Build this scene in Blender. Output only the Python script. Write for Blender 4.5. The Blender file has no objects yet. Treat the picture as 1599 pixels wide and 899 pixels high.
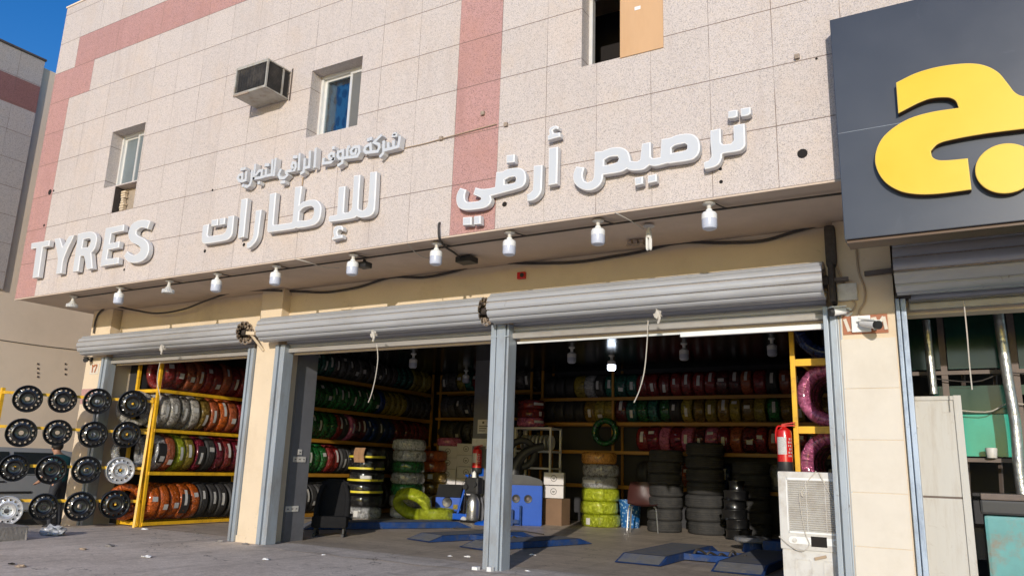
import bpy, bmesh, math, random
from mathutils import Vector, Matrix
random.seed(7)
R = math.radians
SC = bpy.context.scene
C = SC.collection

# ------------------------------------------------------------------ camera
FPX, YAW, PIT, ROLL = 1202.2, 0.5316, 0.22815, 0.03262
CAM = Vector((13.8618, -6.8332, 1.1582))
_f = Vector((-math.sin(YAW)*math.cos(PIT), math.cos(YAW)*math.cos(PIT), math.sin(PIT)))
_r = Vector((math.cos(YAW), math.sin(YAW), 0)); _u = _r.cross(_f)
_c, _s = math.cos(ROLL), math.sin(ROLL)
CR, CU, CF = (_c*_r + _s*_u), (-_s*_r + _c*_u), _f
cd = bpy.data.cameras.new('camera'); cam = bpy.data.objects.new('camera', cd); C.objects.link(cam)
cd.sensor_width = 36; cd.sensor_fit = 'HORIZONTAL'; cd.lens = FPX/1599*36; cd.clip_start = .05; cd.clip_end = 2000
M3 = Matrix((CR, CU, -CF)).transposed().to_4x4(); M3.translation = CAM; cam.matrix_world = M3
SC.camera = cam

# ------------------------------------------------------------------ light
SUNDIR = Vector((-.33, 1, -.25)).normalized()
w = bpy.data.worlds.new('World'); SC.world = w; w.use_nodes = True
nt = w.node_tree; bg = nt.nodes['Background']; sky = nt.nodes.new('ShaderNodeTexSky')
sky.sky_type = 'NISHITA'; sky.sun_disc = False
sky.sun_elevation = math.asin(-SUNDIR.z); sky.sun_rotation = math.atan2(-SUNDIR.x, -SUNDIR.y)
sky.air_density = 1.0; sky.dust_density = .3; sky.ozone_density = 1.6
hs = nt.nodes.new('ShaderNodeHueSaturation'); hs.inputs['Saturation'].default_value = 1.5; hs.inputs['Hue'].default_value = .518
nt.links.new(sky.outputs[0], hs.inputs['Color']); nt.links.new(hs.outputs[0], bg.inputs[0]); bg.inputs[1].default_value = .15
sd = bpy.data.lights.new('sun', 'SUN'); sun = bpy.data.objects.new('sun', sd); C.objects.link(sun)
sd.energy = 2.75; sd.angle = R(.5); sd.color = (1, .93, .85)
sun.rotation_euler = SUNDIR.to_track_quat('-Z', 'Y').to_euler()
SC.view_settings.view_transform = 'Standard'; SC.view_settings.look = 'None'
SC.view_settings.exposure = 0.27; SC.view_settings.gamma = 1
SC.render.engine = 'CYCLES'
SC.cycles.max_bounces = 7; SC.cycles.diffuse_bounces = 4; SC.cycles.transparent_max_bounces = 12

# ------------------------------------------------------------------ measuring helpers (photo pixel -> a known plane)
def _ray(x, y): return CR*((x-799.5)/FPX) + CU*(-(y-449.5)/FPX) + CF
def PY(x, y, Y): d = _ray(x, y); return CAM + d*((Y-CAM.y)/d.y)
def PX(x, y, X): d = _ray(x, y); return CAM + d*((X-CAM.x)/d.x)
def PZ(x, y, Z=0.): d = _ray(x, y); return CAM + d*((Z-CAM.z)/d.z)

# ------------------------------------------------------------------ materials
def _nodes(name):
    m = bpy.data.materials.new(name); m.use_nodes = True
    return m, m.node_tree.nodes, m.node_tree.links, m.node_tree.nodes['Principled BSDF']
def N(ns, t, **k):
    n = ns.new(t)
    for a, v in k.items():
        if a == 'inp':
            for i, x in v.items(): n.inputs[i].default_value = x
        else: setattr(n, a, v)
    return n
def math_(ns, ls, op, a, b=None, clamp=False):
    n = ns.new('ShaderNodeMath'); n.operation = op; n.use_clamp = clamp
    for i, x in enumerate((a, b)):
        if x is None: continue
        if isinstance(x, (int, float)): n.inputs[i].default_value = x
        else: ls.new(x, n.inputs[i])
    return n.outputs[0]
def ramp(ns, ls, src, p0, c0, p1, c1):
    n = ns.new('ShaderNodeValToRGB'); e = n.color_ramp.elements
    e[0].position = p0; e[0].color = (*c0, 1); e[1].position = p1; e[1].color = (*c1, 1)
    ls.new(src, n.inputs[0]); return n.outputs[0]
def mix(ns, ls, f, a, b, mode='MIX'):
    n = ns.new('ShaderNodeMix'); n.data_type = 'RGBA'; n.blend_type = mode
    for i, x in ((0, f), (6, a), (7, b)):
        if isinstance(x, (int, float)): n.inputs[i].default_value = x
        elif isinstance(x, tuple): n.inputs[i].default_value = (*x, 1) if len(x) == 3 else x
        else: ls.new(x, n.inputs[i])
    return n.outputs[2]
def mat(name, col, rough=.6, metal=0., var=.15, vs=4., bump=0., bs=40., spec=.5, dirt=None, dirt_s=2., stretch=None, coat=0, scuff=None, scuff_s=9., scuff_t=.62):
    m, ns, ls, b = _nodes(name)
    tc = ns.new('ShaderNodeTexCoord'); vec = tc.outputs['Object']
    if stretch:
        mp = N(ns, 'ShaderNodeMapping'); mp.inputs['Scale'].default_value = stretch; ls.new(vec, mp.inputs[0]); vec = mp.outputs[0]
    n1 = N(ns, 'ShaderNodeTexNoise', inp={'Scale': vs, 'Detail': 6, 'Roughness': .65}); ls.new(vec, n1.inputs['Vector'])
    lo = tuple(max(0, c*(1-var)) for c in col); hi = tuple(min(1, c*(1+var)) for c in col)
    c = ramp(ns, ls, n1.outputs[0], .3, lo, .7, hi)
    if dirt:
        n2 = N(ns, 'ShaderNodeTexNoise', inp={'Scale': dirt_s, 'Detail': 8, 'Roughness': .7}); ls.new(vec, n2.inputs['Vector'])
        f = ramp(ns, ls, n2.outputs[0], .48, (0, 0, 0), .72, (1, 1, 1))
        c = mix(ns, ls, f, c, dirt)
    if scuff:
        n5 = N(ns, 'ShaderNodeTexNoise', inp={'Scale': scuff_s, 'Detail': 9, 'Roughness': .75, 'Distortion': 1.}); ls.new(tc.outputs['Object'], n5.inputs['Vector'])
        n6 = N(ns, 'ShaderNodeTexNoise', inp={'Scale': 1.1, 'Detail': 2}); ls.new(tc.outputs['Object'], n6.inputs['Vector'])
        f = math_(ns, ls, 'MULTIPLY', ramp(ns, ls, n5.outputs[0], scuff_t, (0, 0, 0), scuff_t+.08, (.85,)*3), ramp(ns, ls, n6.outputs[0], .42, (.1,)*3, .6, (1,)*3))
        c = mix(ns, ls, f, c, scuff)
    ls.new(c, b.inputs['Base Color'])
    b.inputs['Metallic'].default_value = metal; b.inputs['Specular IOR Level'].default_value = spec
    if coat: b.inputs['Coat Weight'].default_value = coat; b.inputs['Coat Roughness'].default_value = .08
    rr = math_(ns, ls, 'MULTIPLY_ADD', n1.outputs[0], .25); rr.node.inputs[2].default_value = max(0, rough-.125)
    ls.new(rr, b.inputs['Roughness'])
    if bump:
        n3 = N(ns, 'ShaderNodeTexNoise', inp={'Scale': bs, 'Detail': 4}); ls.new(vec, n3.inputs['Vector'])
        bp = N(ns, 'ShaderNodeBump', inp={'Strength': bump, 'Distance': .02}); ls.new(n3.outputs[0], bp.inputs['Height'])
        ls.new(bp.outputs[0], b.inputs['Normal'])
    return m

Z0, TS = 3.678, .6          # soffit height, stone tile size
def stone(name, col, axis='x', zoff=Z0, uoff=0., speck=.62):
    """granite cladding in 60 cm slabs with open joints"""
    m, ns, ls, b = _nodes(name)
    tc = ns.new('ShaderNodeTexCoord'); sp = ns.new('ShaderNodeSeparateXYZ'); ls.new(tc.outputs['Object'], sp.inputs[0])
    U = math_(ns, ls, 'DIVIDE', math_(ns, ls, 'ADD', sp.outputs[0 if axis == 'x' else 1], -uoff+60.), TS)
    V = math_(ns, ls, 'DIVIDE', math_(ns, ls, 'ADD', sp.outputs[2], -zoff+60.), TS)
    def edge(t):
        f = math_(ns, ls, 'FRACT', t); return math_(ns, ls, 'ABSOLUTE', math_(ns, ls, 'SUBTRACT', f, .5))
    eu = math_(ns, ls, 'GREATER_THAN', edge(U), .4945); ev = math_(ns, ls, 'GREATER_THAN', edge(V), .4925)
    wob = N(ns, 'ShaderNodeTexNoise', inp={'Scale': 1.3, 'Detail': 3}); ls.new(tc.outputs['Object'], wob.inputs['Vector'])
    wv = math_(ns, ls, 'MULTIPLY', eu, ramp(ns, ls, wob.outputs[0], .4, (.25,)*3, .6, (.9,)*3))
    j = math_(ns, ls, 'MAXIMUM', wv, math_(ns, ls, 'MULTIPLY', ev, .85))
    cb = ns.new('ShaderNodeCombineXYZ'); ls.new(math_(ns, ls, 'FLOOR', U), cb.inputs[0]); ls.new(math_(ns, ls, 'FLOOR', V), cb.inputs[1])
    wn = ns.new('ShaderNodeTexWhiteNoise'); wn.noise_dimensions = '2D'; ls.new(cb.outputs[0], wn.inputs['Vector'])
    n1 = N(ns, 'ShaderNodeTexNoise', inp={'Scale': 120., 'Detail': 3., 'Roughness': .7}); ls.new(tc.outputs['Object'], n1.inputs['Vector'])
    n2 = N(ns, 'ShaderNodeTexVoronoi', inp={'Scale': 150.}); ls.new(tc.outputs['Object'], n2.inputs['Vector'])
    dk = tuple(c*speck for c in col); lt = tuple(min(1, c*1.06) for c in col)
    vv = N(ns, 'ShaderNodeSeparateColor'); ls.new(n2.outputs['Color'], vv.inputs[0])
    c = ramp(ns, ls, vv.outputs[0], .05, dk, .34, lt)
    c = mix(ns, ls, .8, c, ramp(ns, ls, n1.outputs[0], .36, (.70, .68, .66), .56, (1.05, 1.05, 1.05)), 'MULTIPLY')
    t = math_(ns, ls, 'MULTIPLY_ADD', wn.outputs[0], .06); t.node.inputs[2].default_value = .97
    gr = N(ns, 'ShaderNodeCombineColor'); [ls.new(t, gr.inputs[i]) for i in range(3)]
    c = mix(ns, ls, 1., c, gr.outputs[0], 'MULTIPLY')
    n4 = N(ns, 'ShaderNodeTexNoise', inp={'Scale': .9, 'Detail': 7, 'Roughness': .7}); ls.new(tc.outputs['Object'], n4.inputs['Vector'])
    c = mix(ns, ls, ramp(ns, ls, n4.outputs[0], .5, (0,)*3, .75, (.4,)*3), c, tuple(x*y for x, y in zip(col, (.98, .84, .66))))
    # rusty run-off hanging under the horizontal joints
    mp = N(ns, 'ShaderNodeMapping'); mp.inputs['Scale'].default_value = (3, 3, .45); ls.new(tc.outputs['Object'], mp.inputs[0])
    n5 = N(ns, 'ShaderNodeTexNoise', inp={'Scale': 1., 'Detail': 6, 'Roughness': .7}); ls.new(mp.outputs[0], n5.inputs['Vector'])
    c = mix(ns, ls, ramp(ns, ls, n5.outputs[0], .54, (0,)*3, .76, (.65,)*3), c, tuple(x*y for x, y in zip(col, (.72, .68, .66))))
    c = mix(ns, ls, j, c, (.16, .11, .085))
    ls.new(c, b.inputs['Base Color']); b.inputs['Roughness'].default_value = .62; b.inputs['Specular IOR Level'].default_value = .3
    bp = N(ns, 'ShaderNodeBump', inp={'Strength': .5, 'Distance': .01}); ls.new(math_(ns, ls, 'SUBTRACT', n1.outputs[0], j), bp.inputs['Height']); ls.new(bp.outputs[0], b.inputs['Normal'])
    return m

def foil(name, col, rough=.25, metal=.0, bump=.6, dark=.35):
    """plastic or foil film wound round a tyre: creased, glossy, tread showing as dark bands"""
    m, ns, ls, b = _nodes(name)
    tc = ns.new('ShaderNodeTexCoord'); sp = ns.new('ShaderNodeSeparateXYZ'); ls.new(tc.outputs['Object'], sp.inputs[0])
    ang = math_(ns, ls, 'ARCTAN2', sp.outputs[2], sp.outputs[0])
    cb = ns.new('ShaderNodeCombineXYZ'); ls.new(math_(ns, ls, 'MULTIPLY', ang, 2.2), cb.inputs[0]); ls.new(math_(ns, ls, 'MULTIPLY', sp.outputs[1], 5.), cb.inputs[1])
    oi = ns.new('ShaderNodeObjectInfo'); ls.new(math_(ns, ls, 'MULTIPLY', oi.outputs['Random'], 40.), cb.inputs[2])
    n1 = N(ns, 'ShaderNodeTexNoise', inp={'Scale': 3.0, 'Detail': 4, 'Roughness': .6, 'Distortion': 1.2}); ls.new(cb.outputs[0], n1.inputs['Vector'])
    n2 = N(ns, 'ShaderNodeTexNoise', inp={'Scale': 26., 'Detail': 3}); ls.new(cb.outputs[0], n2.inputs['Vector'])
    c = ramp(ns, ls, n1.outputs[0], .32, tuple(x*dark for x in col), .55, col)
    br = math_(ns, ls, 'MULTIPLY_ADD', oi.outputs['Random'], .5); br.node.inputs[2].default_value = .7
    g = N(ns, 'ShaderNodeCombineColor'); [ls.new(br, g.inputs[i]) for i in range(3)]
    c = mix(ns, ls, 1., c, g.outputs[0], 'MULTIPLY')
    ls.new(c, b.inputs['Base Color']); b.inputs['Roughness'].default_value = rough; b.inputs['Metallic'].default_value = metal; b.inputs['Coat Weight'].default_value = .6; b.inputs['Coat Roughness'].default_value = .06
    h = math_(ns, ls, 'ADD', n1.outputs[0], math_(ns, ls, 'MULTIPLY', n2.outputs[0], .16))
    bp = N(ns, 'ShaderNodeBump', inp={'Strength': bump, 'Distance': .06}); ls.new(h, bp.inputs['Height']); ls.new(bp.outputs[0], b.inputs['Normal'])
    return m

M = {}
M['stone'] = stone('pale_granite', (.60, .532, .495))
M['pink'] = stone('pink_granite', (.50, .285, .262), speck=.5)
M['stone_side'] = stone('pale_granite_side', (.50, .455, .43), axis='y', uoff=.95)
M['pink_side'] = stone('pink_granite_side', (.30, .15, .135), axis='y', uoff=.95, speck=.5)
M['brown_stone'] = stone('brown_granite', (.22, .15, .11))
M['plaster'] = mat('beige_plaster', (.68, .555, .40), .85, var=.05, vs=1.2, bump=.06, bs=60, dirt=(.58, .46, .32), dirt_s=1.1, scuff=(.36, .28, .19), scuff_s=7., scuff_t=.60)
M['plaster_far'] = mat('beige_render', (.80, .65, .50), .9, var=.04, vs=.5, bump=.03, bs=30, dirt=(.72, .58, .44), dirt_s=.7, scuff=(.5, .40, .30), scuff_s=2.5, scuff_t=.64)
M['soffit'] = mat('soffit_paint', (.60, .48, .375), .8, var=.06, vs=.9, dirt=(.49, .39, .30), dirt_s=.8, scuff=(.30, .23, .17), scuff_s=4., scuff_t=.64)
M['grey_paint'] = mat('grey_paint', (.15, .153, .168), .55, var=.08, vs=3, dirt=(.10, .10, .11), dirt_s=1.4)
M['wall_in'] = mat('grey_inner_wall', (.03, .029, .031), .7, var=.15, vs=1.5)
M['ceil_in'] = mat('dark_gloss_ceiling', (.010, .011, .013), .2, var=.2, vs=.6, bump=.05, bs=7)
M['shutter'] = mat('shutter_paint', (.43, .44, .46), .42, metal=.2, var=.06, vs=2, dirt=(.33, .325, .32), dirt_s=2.2, stretch=(.25, 1, 1), scuff=(.22, .19, .16), scuff_s=8., scuff_t=.62)
M['shutter_edge'] = mat('rusty_slat_edge', (.33, .26, .20), .8, var=.4, vs=40)
M['shutter_dark'] = mat('shutter_dark', (.05, .04, .035), .8, var=.4, vs=20)
M['rail'] = mat('painted_steel_rail', (.33, .375, .42), .45, metal=.2, var=.1, vs=3, dirt=(.25, .24, .23), dirt_s=5, stretch=(1, 1, .25), scuff=(.16, .13, .11), scuff_s=14., scuff_t=.60)
M['rail_blue'] = mat('bluish_steel_rail', (.36, .43, .52), .5, metal=.2, var=.15, vs=4, dirt=(.14, .18, .25), dirt_s=6, stretch=(1, 1, .4), scuff=(.12, .14, .18), scuff_s=12., scuff_t=.56)
M['alu'] = mat('aluminium_frame', (.72, .71, .68), .35, metal=.3, var=.05, vs=8)
M['white_plastic'] = mat('white_plastic', (.78, .78, .76), .4, var=.04, vs=10)
M['white_dirty'] = mat('dirty_white_plastic', (.60, .585, .55), .5, var=.07, vs=6, dirt=(.42, .37, .31), dirt_s=4)
M['letter'] = mat('letter_white', (.565, .585, .61), .35, var=.02, vs=3)
M['letter_side'] = mat('letter_return', (.62, .62, .62), .5, var=.04, vs=5)
M['letter_rim'] = mat('letter_rim', (.80, .80, .80), .4, var=.03)
M['black'] = mat('black_plastic', (.02, .02, .021), .5, var=.2, vs=10)
M['cable'] = mat('dusty_black_cable', (.05, .043, .038), .7, var=.3, vs=10)
M['cable_w'] = mat('pale_cable', (.5, .46, .40), .6, var=.1)
M['cable_b'] = mat('beige_cable', (.42, .31, .21), .7, var=.1)
M['rubber'] = mat('tyre_rubber', (.022, .021, .021), .6, var=.25, vs=9, bump=.2, bs=60)
M['rubber_old'] = mat('worn_tyre_rubber', (.030, .029, .028), .85, var=.3, vs=5, bump=.4, bs=40, dirt=(.055, .051, .046), dirt_s=3)
M['steel_black'] = mat('black_gloss_steel', (.007, .007, .0075), .3, var=.2, vs=6, coat=.5)
M['steel_silver'] = mat('silver_steel', (.52, .52, .53), .35, metal=.5, var=.08, vs=6)
M['yellow'] = mat('yellow_paint', (.78, .44, .015), .45, var=.12, vs=4, dirt=(.42, .22, .02), dirt_s=6)
M['yellow_shaded'] = mat('yellow_paint_shaded', (.34, .16, .014), .5, var=.12, vs=4)  # same yellow rack paint, with the indoor shade darkened into its colour
M['blue'] = mat('blue_machine_paint', (.006, .075, .42), .4, var=.08, vs=4, spec=.25, scuff=(.03, .035, .05), scuff_s=8., scuff_t=.62)
M['blue_lift'] = mat('blue_lift_paint', (.014, .048, .17), .6, var=.25, vs=5, dirt=(.07, .075, .09), dirt_s=6, spec=.2, scuff=(.16, .14, .12), scuff_s=9., scuff_t=.58)
M['lift_top'] = mat('dusty_lift_top', (.17, .17, .175), .7, var=.25, vs=5, dirt=(.05, .08, .17), dirt_s=5, scuff=(.26, .23, .20), scuff_s=8., scuff_t=.56)
M['red'] = mat('red_paint', (.55, .012, .012), .3, var=.06, vs=5, coat=.3)
M['paper'] = mat('paper_label', (.50, .49, .47), .6, var=.35, vs=70, stretch=(1, 1, 4))
M['carton'] = mat('grey_carton', (.62, .59, .58), .8, var=.06, vs=5)
M['ink'] = mat('carton_print', (.10, .095, .09), .8, var=.2)
M['cardboard'] = mat('tan_cardboard', (.60, .37, .20), .8, var=.05, vs=3, dirt=(.54, .32, .16), dirt_s=2, stretch=(1, 1, .2))
M['sign_panel'] = mat('charcoal_sign_panel', (.042, .050, .068), .33, var=.10, vs=.7, spec=.5, bump=.02, bs=1.2, scuff=(.07, .08, .10), scuff_s=3., scuff_t=.62)
M['sign_yellow'] = mat('yellow_acrylic', (.86, .50, .006), .35, var=.03, vs=2, coat=.15)
M['sign_rim'] = mat('yellow_trim', (.85, .60, .12), .4, var=.05)
M['sign_brown'] = mat('dark_brown_return', (.10, .05, .02), .5, var=.2)
M['glass_dark'] = mat('dark_glass', (.02, .025, .028), .08, var=.1, vs=2)
M['mesh'] = mat('grey_fly_screen', (.13, .13, .125), .7, var=.1, vs=3)
M['glass_grey'] = mat('grey_green_glass', (.16, .19, .20), .1, var=.15, vs=1.5)
M['frame_dark'] = mat('brown_steel', (.13, .10, .085), .6, var=.3, vs=6, metal=.3)
M['tube_foil'] = mat('crinkled_foil', (.50, .49, .47), .32, metal=.8, var=.1, vs=8, bump=.6, bs=14)
M['cream_board'] = mat('weathered_cream_board', (.52, .505, .47), .7, var=.06, vs=3, dirt=(.40, .36, .31), dirt_s=3, stretch=(3, 3, .4), scuff=(.28, .22, .16), scuff_s=6., scuff_t=.58)
M['teal_rust'] = mat('rusty_teal_paint', (.10, .30, .30), .5, var=.15, vs=4, dirt=(.26, .13, .07), dirt_s=3.5)
M['seat_fabric'] = mat('black_seat_fabric', (.012, .012, .013), .9, var=.2, vs=12, bump=.2, bs=200, spec=.2)
M['brown_seat'] = mat('brown_plastic', (.10, .035, .03), .4, var=.1, vs=5)
M['chrome'] = mat('dull_chrome', (.55, .55, .55), .3, metal=.9, var=.1)
M['cloth'] = mat('tan_cloth', (.30, .17, .09), .9, var=.2, vs=12, bump=.4, bs=30)
M['car'] = mat('dark_grey_car_paint', (.26, .27, .285), .35, var=.05, vs=2, coat=.3)
M['skin'] = mat('skin', (.36, .19, .12), .6, var=.05)
M['hair'] = mat('black_hair', (.012, .010, .009), .7, var=.2)
M['teal_shirt'] = mat('teal_shirt', (.01, .10, .11), .85, var=.15, vs=8)
M['trousers'] = mat('dark_trousers', (.03, .032, .04), .85, var=.15)
M['concrete'] = mat('rough_concrete', (.24, .22, .20), .9, var=.2, vs=6, bump=.5, bs=20)
M['litter'] = mat('white_litter', (.75, .75, .74), .6, var=.08, vs=20)
M['bag'] = mat('clear_bag', (.40, .405, .41), .25, var=.3, vs=10, bump=.8, bs=18)
M['ac_casing'] = mat('weathered_beige_metal', (.40, .385, .34), .5, var=.1, vs=6, dirt=(.25, .19, .13), dirt_s=5)
M['crate'] = mat('brown_box', (.20, .12, .07), .8, var=.1)
M['bar_metal'] = mat('pale_bar_metal_shaded', (.36, .34, .315), .4, metal=.2, var=.1, vs=3, dirt=(.26, .225, .19), dirt_s=3, stretch=(.4, 1, 1))  # pale metal, base colour darkened for the shadow under the drum
M['hole'] = mat('dark_hole', (.012, .009, .008), .9, var=.3)
M['stained'] = mat('stained_board', (.40, .32, .24), .85, var=.25, vs=3, dirt=(.09, .075, .06), dirt_s=3)
M['brick_red'] = mat('red_brown_tile', (.36, .13, .06), .6, var=.12, vs=6)
M['cream'] = mat('cream_tile', (.64, .585, .50), .6, var=.04, dirt=(.58, .52, .43), dirt_s=1.6, scuff=(.34, .28, .21), scuff_s=11., scuff_t=.66)
M['dusty_grille'] = mat('dusty_grille', (.045, .042, .038), .6, var=.3, vs=14, dirt=(.14, .12, .10), dirt_s=6)
M['grille_back'] = mat('grille_pad', (.25, .21, .17), .9, var=.2, vs=20)

def emis(name, col, s):
    m, ns, ls, b = _nodes(name); b.inputs['Emission Color'].default_value = (*col, 1); b.inputs['Emission Strength'].default_value = s
    b.inputs['Base Color'].default_value = (.8, .8, .8, 1); return m
M['lit'] = emis('lit_lamp', (.75, .85, 1), 9.)
def glass(name, col, alpha=.75, rough=.05):
    m, ns, ls, b = _nodes(name); t = ns.new('ShaderNodeBsdfTransparent'); t.inputs[0].default_value = (*col, 1)
    g = ns.new('ShaderNodeBsdfGlossy'); g.inputs['Roughness'].default_value = rough
    lw = N(ns, 'ShaderNodeLayerWeight', inp={'Blend': .35})
    mx = ns.new('ShaderNodeMixShader'); f = math_(ns, ls, 'MULTIPLY_ADD', lw.outputs['Fresnel'], .6); f.node.inputs[2].default_value = .05
    ls.new(f, mx.inputs[0]); ls.new(t.outputs[0], mx.inputs[1]); ls.new(g.outputs[0], mx.inputs[2])
    ls.new(mx.outputs[0], ns['Material Output'].inputs[0]); return m
M['pane'] = glass('clear_pane', (.75, .82, .82))
M['glass_green'] = mat('green_glass_sheet', (.004, .035, .026), .1, var=.3, vs=2, spec=.6)
M['glass_teal'] = mat('teal_glass_sheet', (.04, .36, .27), .15, var=.2, vs=1.5)

def floor_mat(name, c0, c1, crack=True, tile=None, streak=(1, 1, 1), rough=.8):
    m, ns, ls, b = _nodes(name); tc = ns.new('ShaderNodeTexCoord')
    mp = N(ns, 'ShaderNodeMapping'); mp.inputs['Scale'].default_value = streak; ls.new(tc.outputs['Object'], mp.inputs[0])
    n1 = N(ns, 'ShaderNodeTexNoise', inp={'Scale': .7, 'Detail': 9, 'Roughness': .7}); ls.new(mp.outputs[0], n1.inputs['Vector'])
    n2 = N(ns, 'ShaderNodeTexNoise', inp={'Scale': 9., 'Detail': 8, 'Roughness': .75}); ls.new(mp.outputs[0], n2.inputs['Vector'])
    n3 = N(ns, 'ShaderNodeTexNoise', inp={'Scale': 42., 'Detail': 5, 'Roughness': .7}); ls.new(tc.outputs['Object'], n3.inputs['Vector'])
    h = math_(ns, ls, 'ADD', math_(ns, ls, 'MULTIPLY', n1.outputs[0], .5), math_(ns, ls, 'MULTIPLY', n2.outputs[0], .5))
    c = ramp(ns, ls, h, .40, c0, .58, c1)
    c = mix(ns, ls, .7, c, ramp(ns, ls, n3.outputs[0], .34, (.66, .65, .64), .62, (1.1,)*3), 'MULTIPLY')
    n4 = N(ns, 'ShaderNodeTexNoise', inp={'Scale': 2.2, 'Detail': 7, 'Roughness': .7, 'Distortion': .8}); ls.new(tc.outputs['Object'], n4.inputs['Vector'])
    c = mix(ns, ls, ramp(ns, ls, n4.outputs[0], .58, (0,)*3, .70, (.6,)*3), c, tuple(x*.62 for x in c0))   # oil stains
    m2 = N(ns, 'ShaderNodeMapping'); m2.inputs['Scale'].default_value = (2.6, .22, 1); m2.inputs['Rotation'].default_value = (0, 0, .35); ls.new(tc.outputs['Object'], m2.inputs[0])
    n7 = N(ns, 'ShaderNodeTexNoise', inp={'Scale': 1.6, 'Detail': 5, 'Roughness': .6}); ls.new(m2.outputs[0], n7.inputs['Vector'])
    c = mix(ns, ls, ramp(ns, ls, n7.outputs[0], .54, (0,)*3, .68, (.5,)*3), c, tuple(x*.66 for x in c0))   # tyre marks running into the bays
    n8 = N(ns, 'ShaderNodeTexNoise', inp={'Scale': 3.3, 'Detail': 8, 'Roughness': .75}); ls.new(tc.outputs['Object'], n8.inputs['Vector'])
    c = mix(ns, ls, ramp(ns, ls, n8.outputs[0], .64, (0,)*3, .69, (.7,)*3), c, tuple(min(1, x*1.08) for x in c1))   # pale cement splashes
    hh = h
    if crack:
        v = N(ns, 'ShaderNodeTexVoronoi', feature='DISTANCE_TO_EDGE', inp={'Scale': .32}); 
        wv = N(ns, 'ShaderNodeVectorMath', operation='ADD'); ls.new(tc.outputs['Object'], wv.inputs[0])
        nn = N(ns, 'ShaderNodeTexNoise', inp={'Scale': 2., 'Detail': 5}); ls.new(tc.outputs['Object'], nn.inputs['Vector']); ls.new(nn.outputs['Color'], wv.inputs[1])
        ls.new(wv.outputs[0], v.inputs['Vector'])
        k = math_(ns, ls, 'LESS_THAN', v.outputs['Distance'], .0022)
        c = mix(ns, ls, math_(ns, ls, 'MULTIPLY', k, .65), c, (.12, .105, .09)); hh = math_(ns, ls, 'SUBTRACT', h, k)
    ls.new(c, b.inputs['Base Color']); b.inputs['Roughness'].default_value = rough; b.inputs['Specular IOR Level'].default_value = .35
    bp = N(ns, 'ShaderNodeBump', inp={'Strength': .22, 'Distance': .02}); ls.new(math_(ns, ls, 'ADD', hh, math_(ns, ls, 'MULTIPLY', n3.outputs[0], .25)), bp.inputs['Height']); ls.new(bp.outputs[0], b.inputs['Normal'])
    return m
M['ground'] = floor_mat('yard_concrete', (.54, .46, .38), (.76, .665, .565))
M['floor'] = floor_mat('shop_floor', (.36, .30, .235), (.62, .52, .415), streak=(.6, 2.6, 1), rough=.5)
M['strip'] = floor_mat('patched_threshold', (.44, .385, .33), (.72, .64, .56), streak=(1, 3, 1))

# ------------------------------------------------------------------ mesh helpers
def link(name, me, parent=None):
    o = bpy.data.objects.new(name, me); C.objects.link(o)
    if parent: o.parent = parent
    return o
def obj(name, bm, m, parent=None, smooth=False, loc=None, keepn=False):
    me = bpy.data.meshes.new(name)
    if not keepn: bmesh.ops.recalc_face_normals(bm, faces=bm.faces[:])
    bm.to_mesh(me); bm.free()
    for x in (m if isinstance(m, (list, tuple)) else [m]): me.materials.append(M[x] if isinstance(x, str) else x)
    if smooth:
        me.polygons.foreach_set('use_smooth', [True]*len(me.polygons))
        me.set_sharp_from_angle(angle=R(38))
    o = link(name, me, parent)
    if loc is not None: o.location = loc
    return o
def tag(o, label, cat, group=None):
    o['label'] = label; o['category'] = cat
    if group: o['group'] = group
    return o
def thing(name, label, cat, loc=(0, 0, 0), rz=0., group=None):
    o = bpy.data.objects.new(name, None); C.objects.link(o); o.location = loc; o.rotation_euler = (0, 0, rz); o.empty_display_size = .1
    return tag(o, label, cat, group)
def structure(o): o['kind'] = 'structure'; return o
def nb(): return bmesh.new()
def box(bm, a, b, mi=0, bev=0.):
    a, b = Vector(a), Vector(b); r = bmesh.ops.create_cube(bm, size=1)
    s = Vector([abs(x) for x in (b-a)]); c = (a+b)/2
    bmesh.ops.transform(bm, matrix=Matrix.Translation(c) @ Matrix.Diagonal((*s, 1)), verts=r['verts'])
    fs = {f for v in r['verts'] for f in v.link_faces}
    for f in fs: f.material_index = mi
    if bev:
        es = list({e for v in r['verts'] for e in v.link_edges})
        q = bmesh.ops.bevel(bm, geom=es, offset=bev, segments=2, profile=.7, affect='EDGES', material=mi)
    return bm
def xf(bm, vs, M4): bmesh.ops.transform(bm, matrix=M4, verts=vs)
def beam(bm, p, q, w_, h_, up=Vector((0, 0, 1)), mi=0):
    p, q = Vector(p), Vector(q); d = q-p; L = d.length; d.normalize()
    s = d.cross(up); s = s.normalized() if s.length > 1e-4 else Vector((1, 0, 0)); t = s.cross(d)
    vs = []
    for e in (p, q):
        for a, b in ((-1, -1), (1, -1), (1, 1), (-1, 1)): vs.append(bm.verts.new(e + s*(a*w_/2) + t*(b*h_/2)))
    for f in ((0, 1, 2, 3), (7, 6, 5, 4), (0, 4, 5, 1), (1, 5, 6, 2), (2, 6, 7, 3), (3, 7, 4, 0)):
        bm.faces.new([vs[i] for i in f]).material_index = mi
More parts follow.
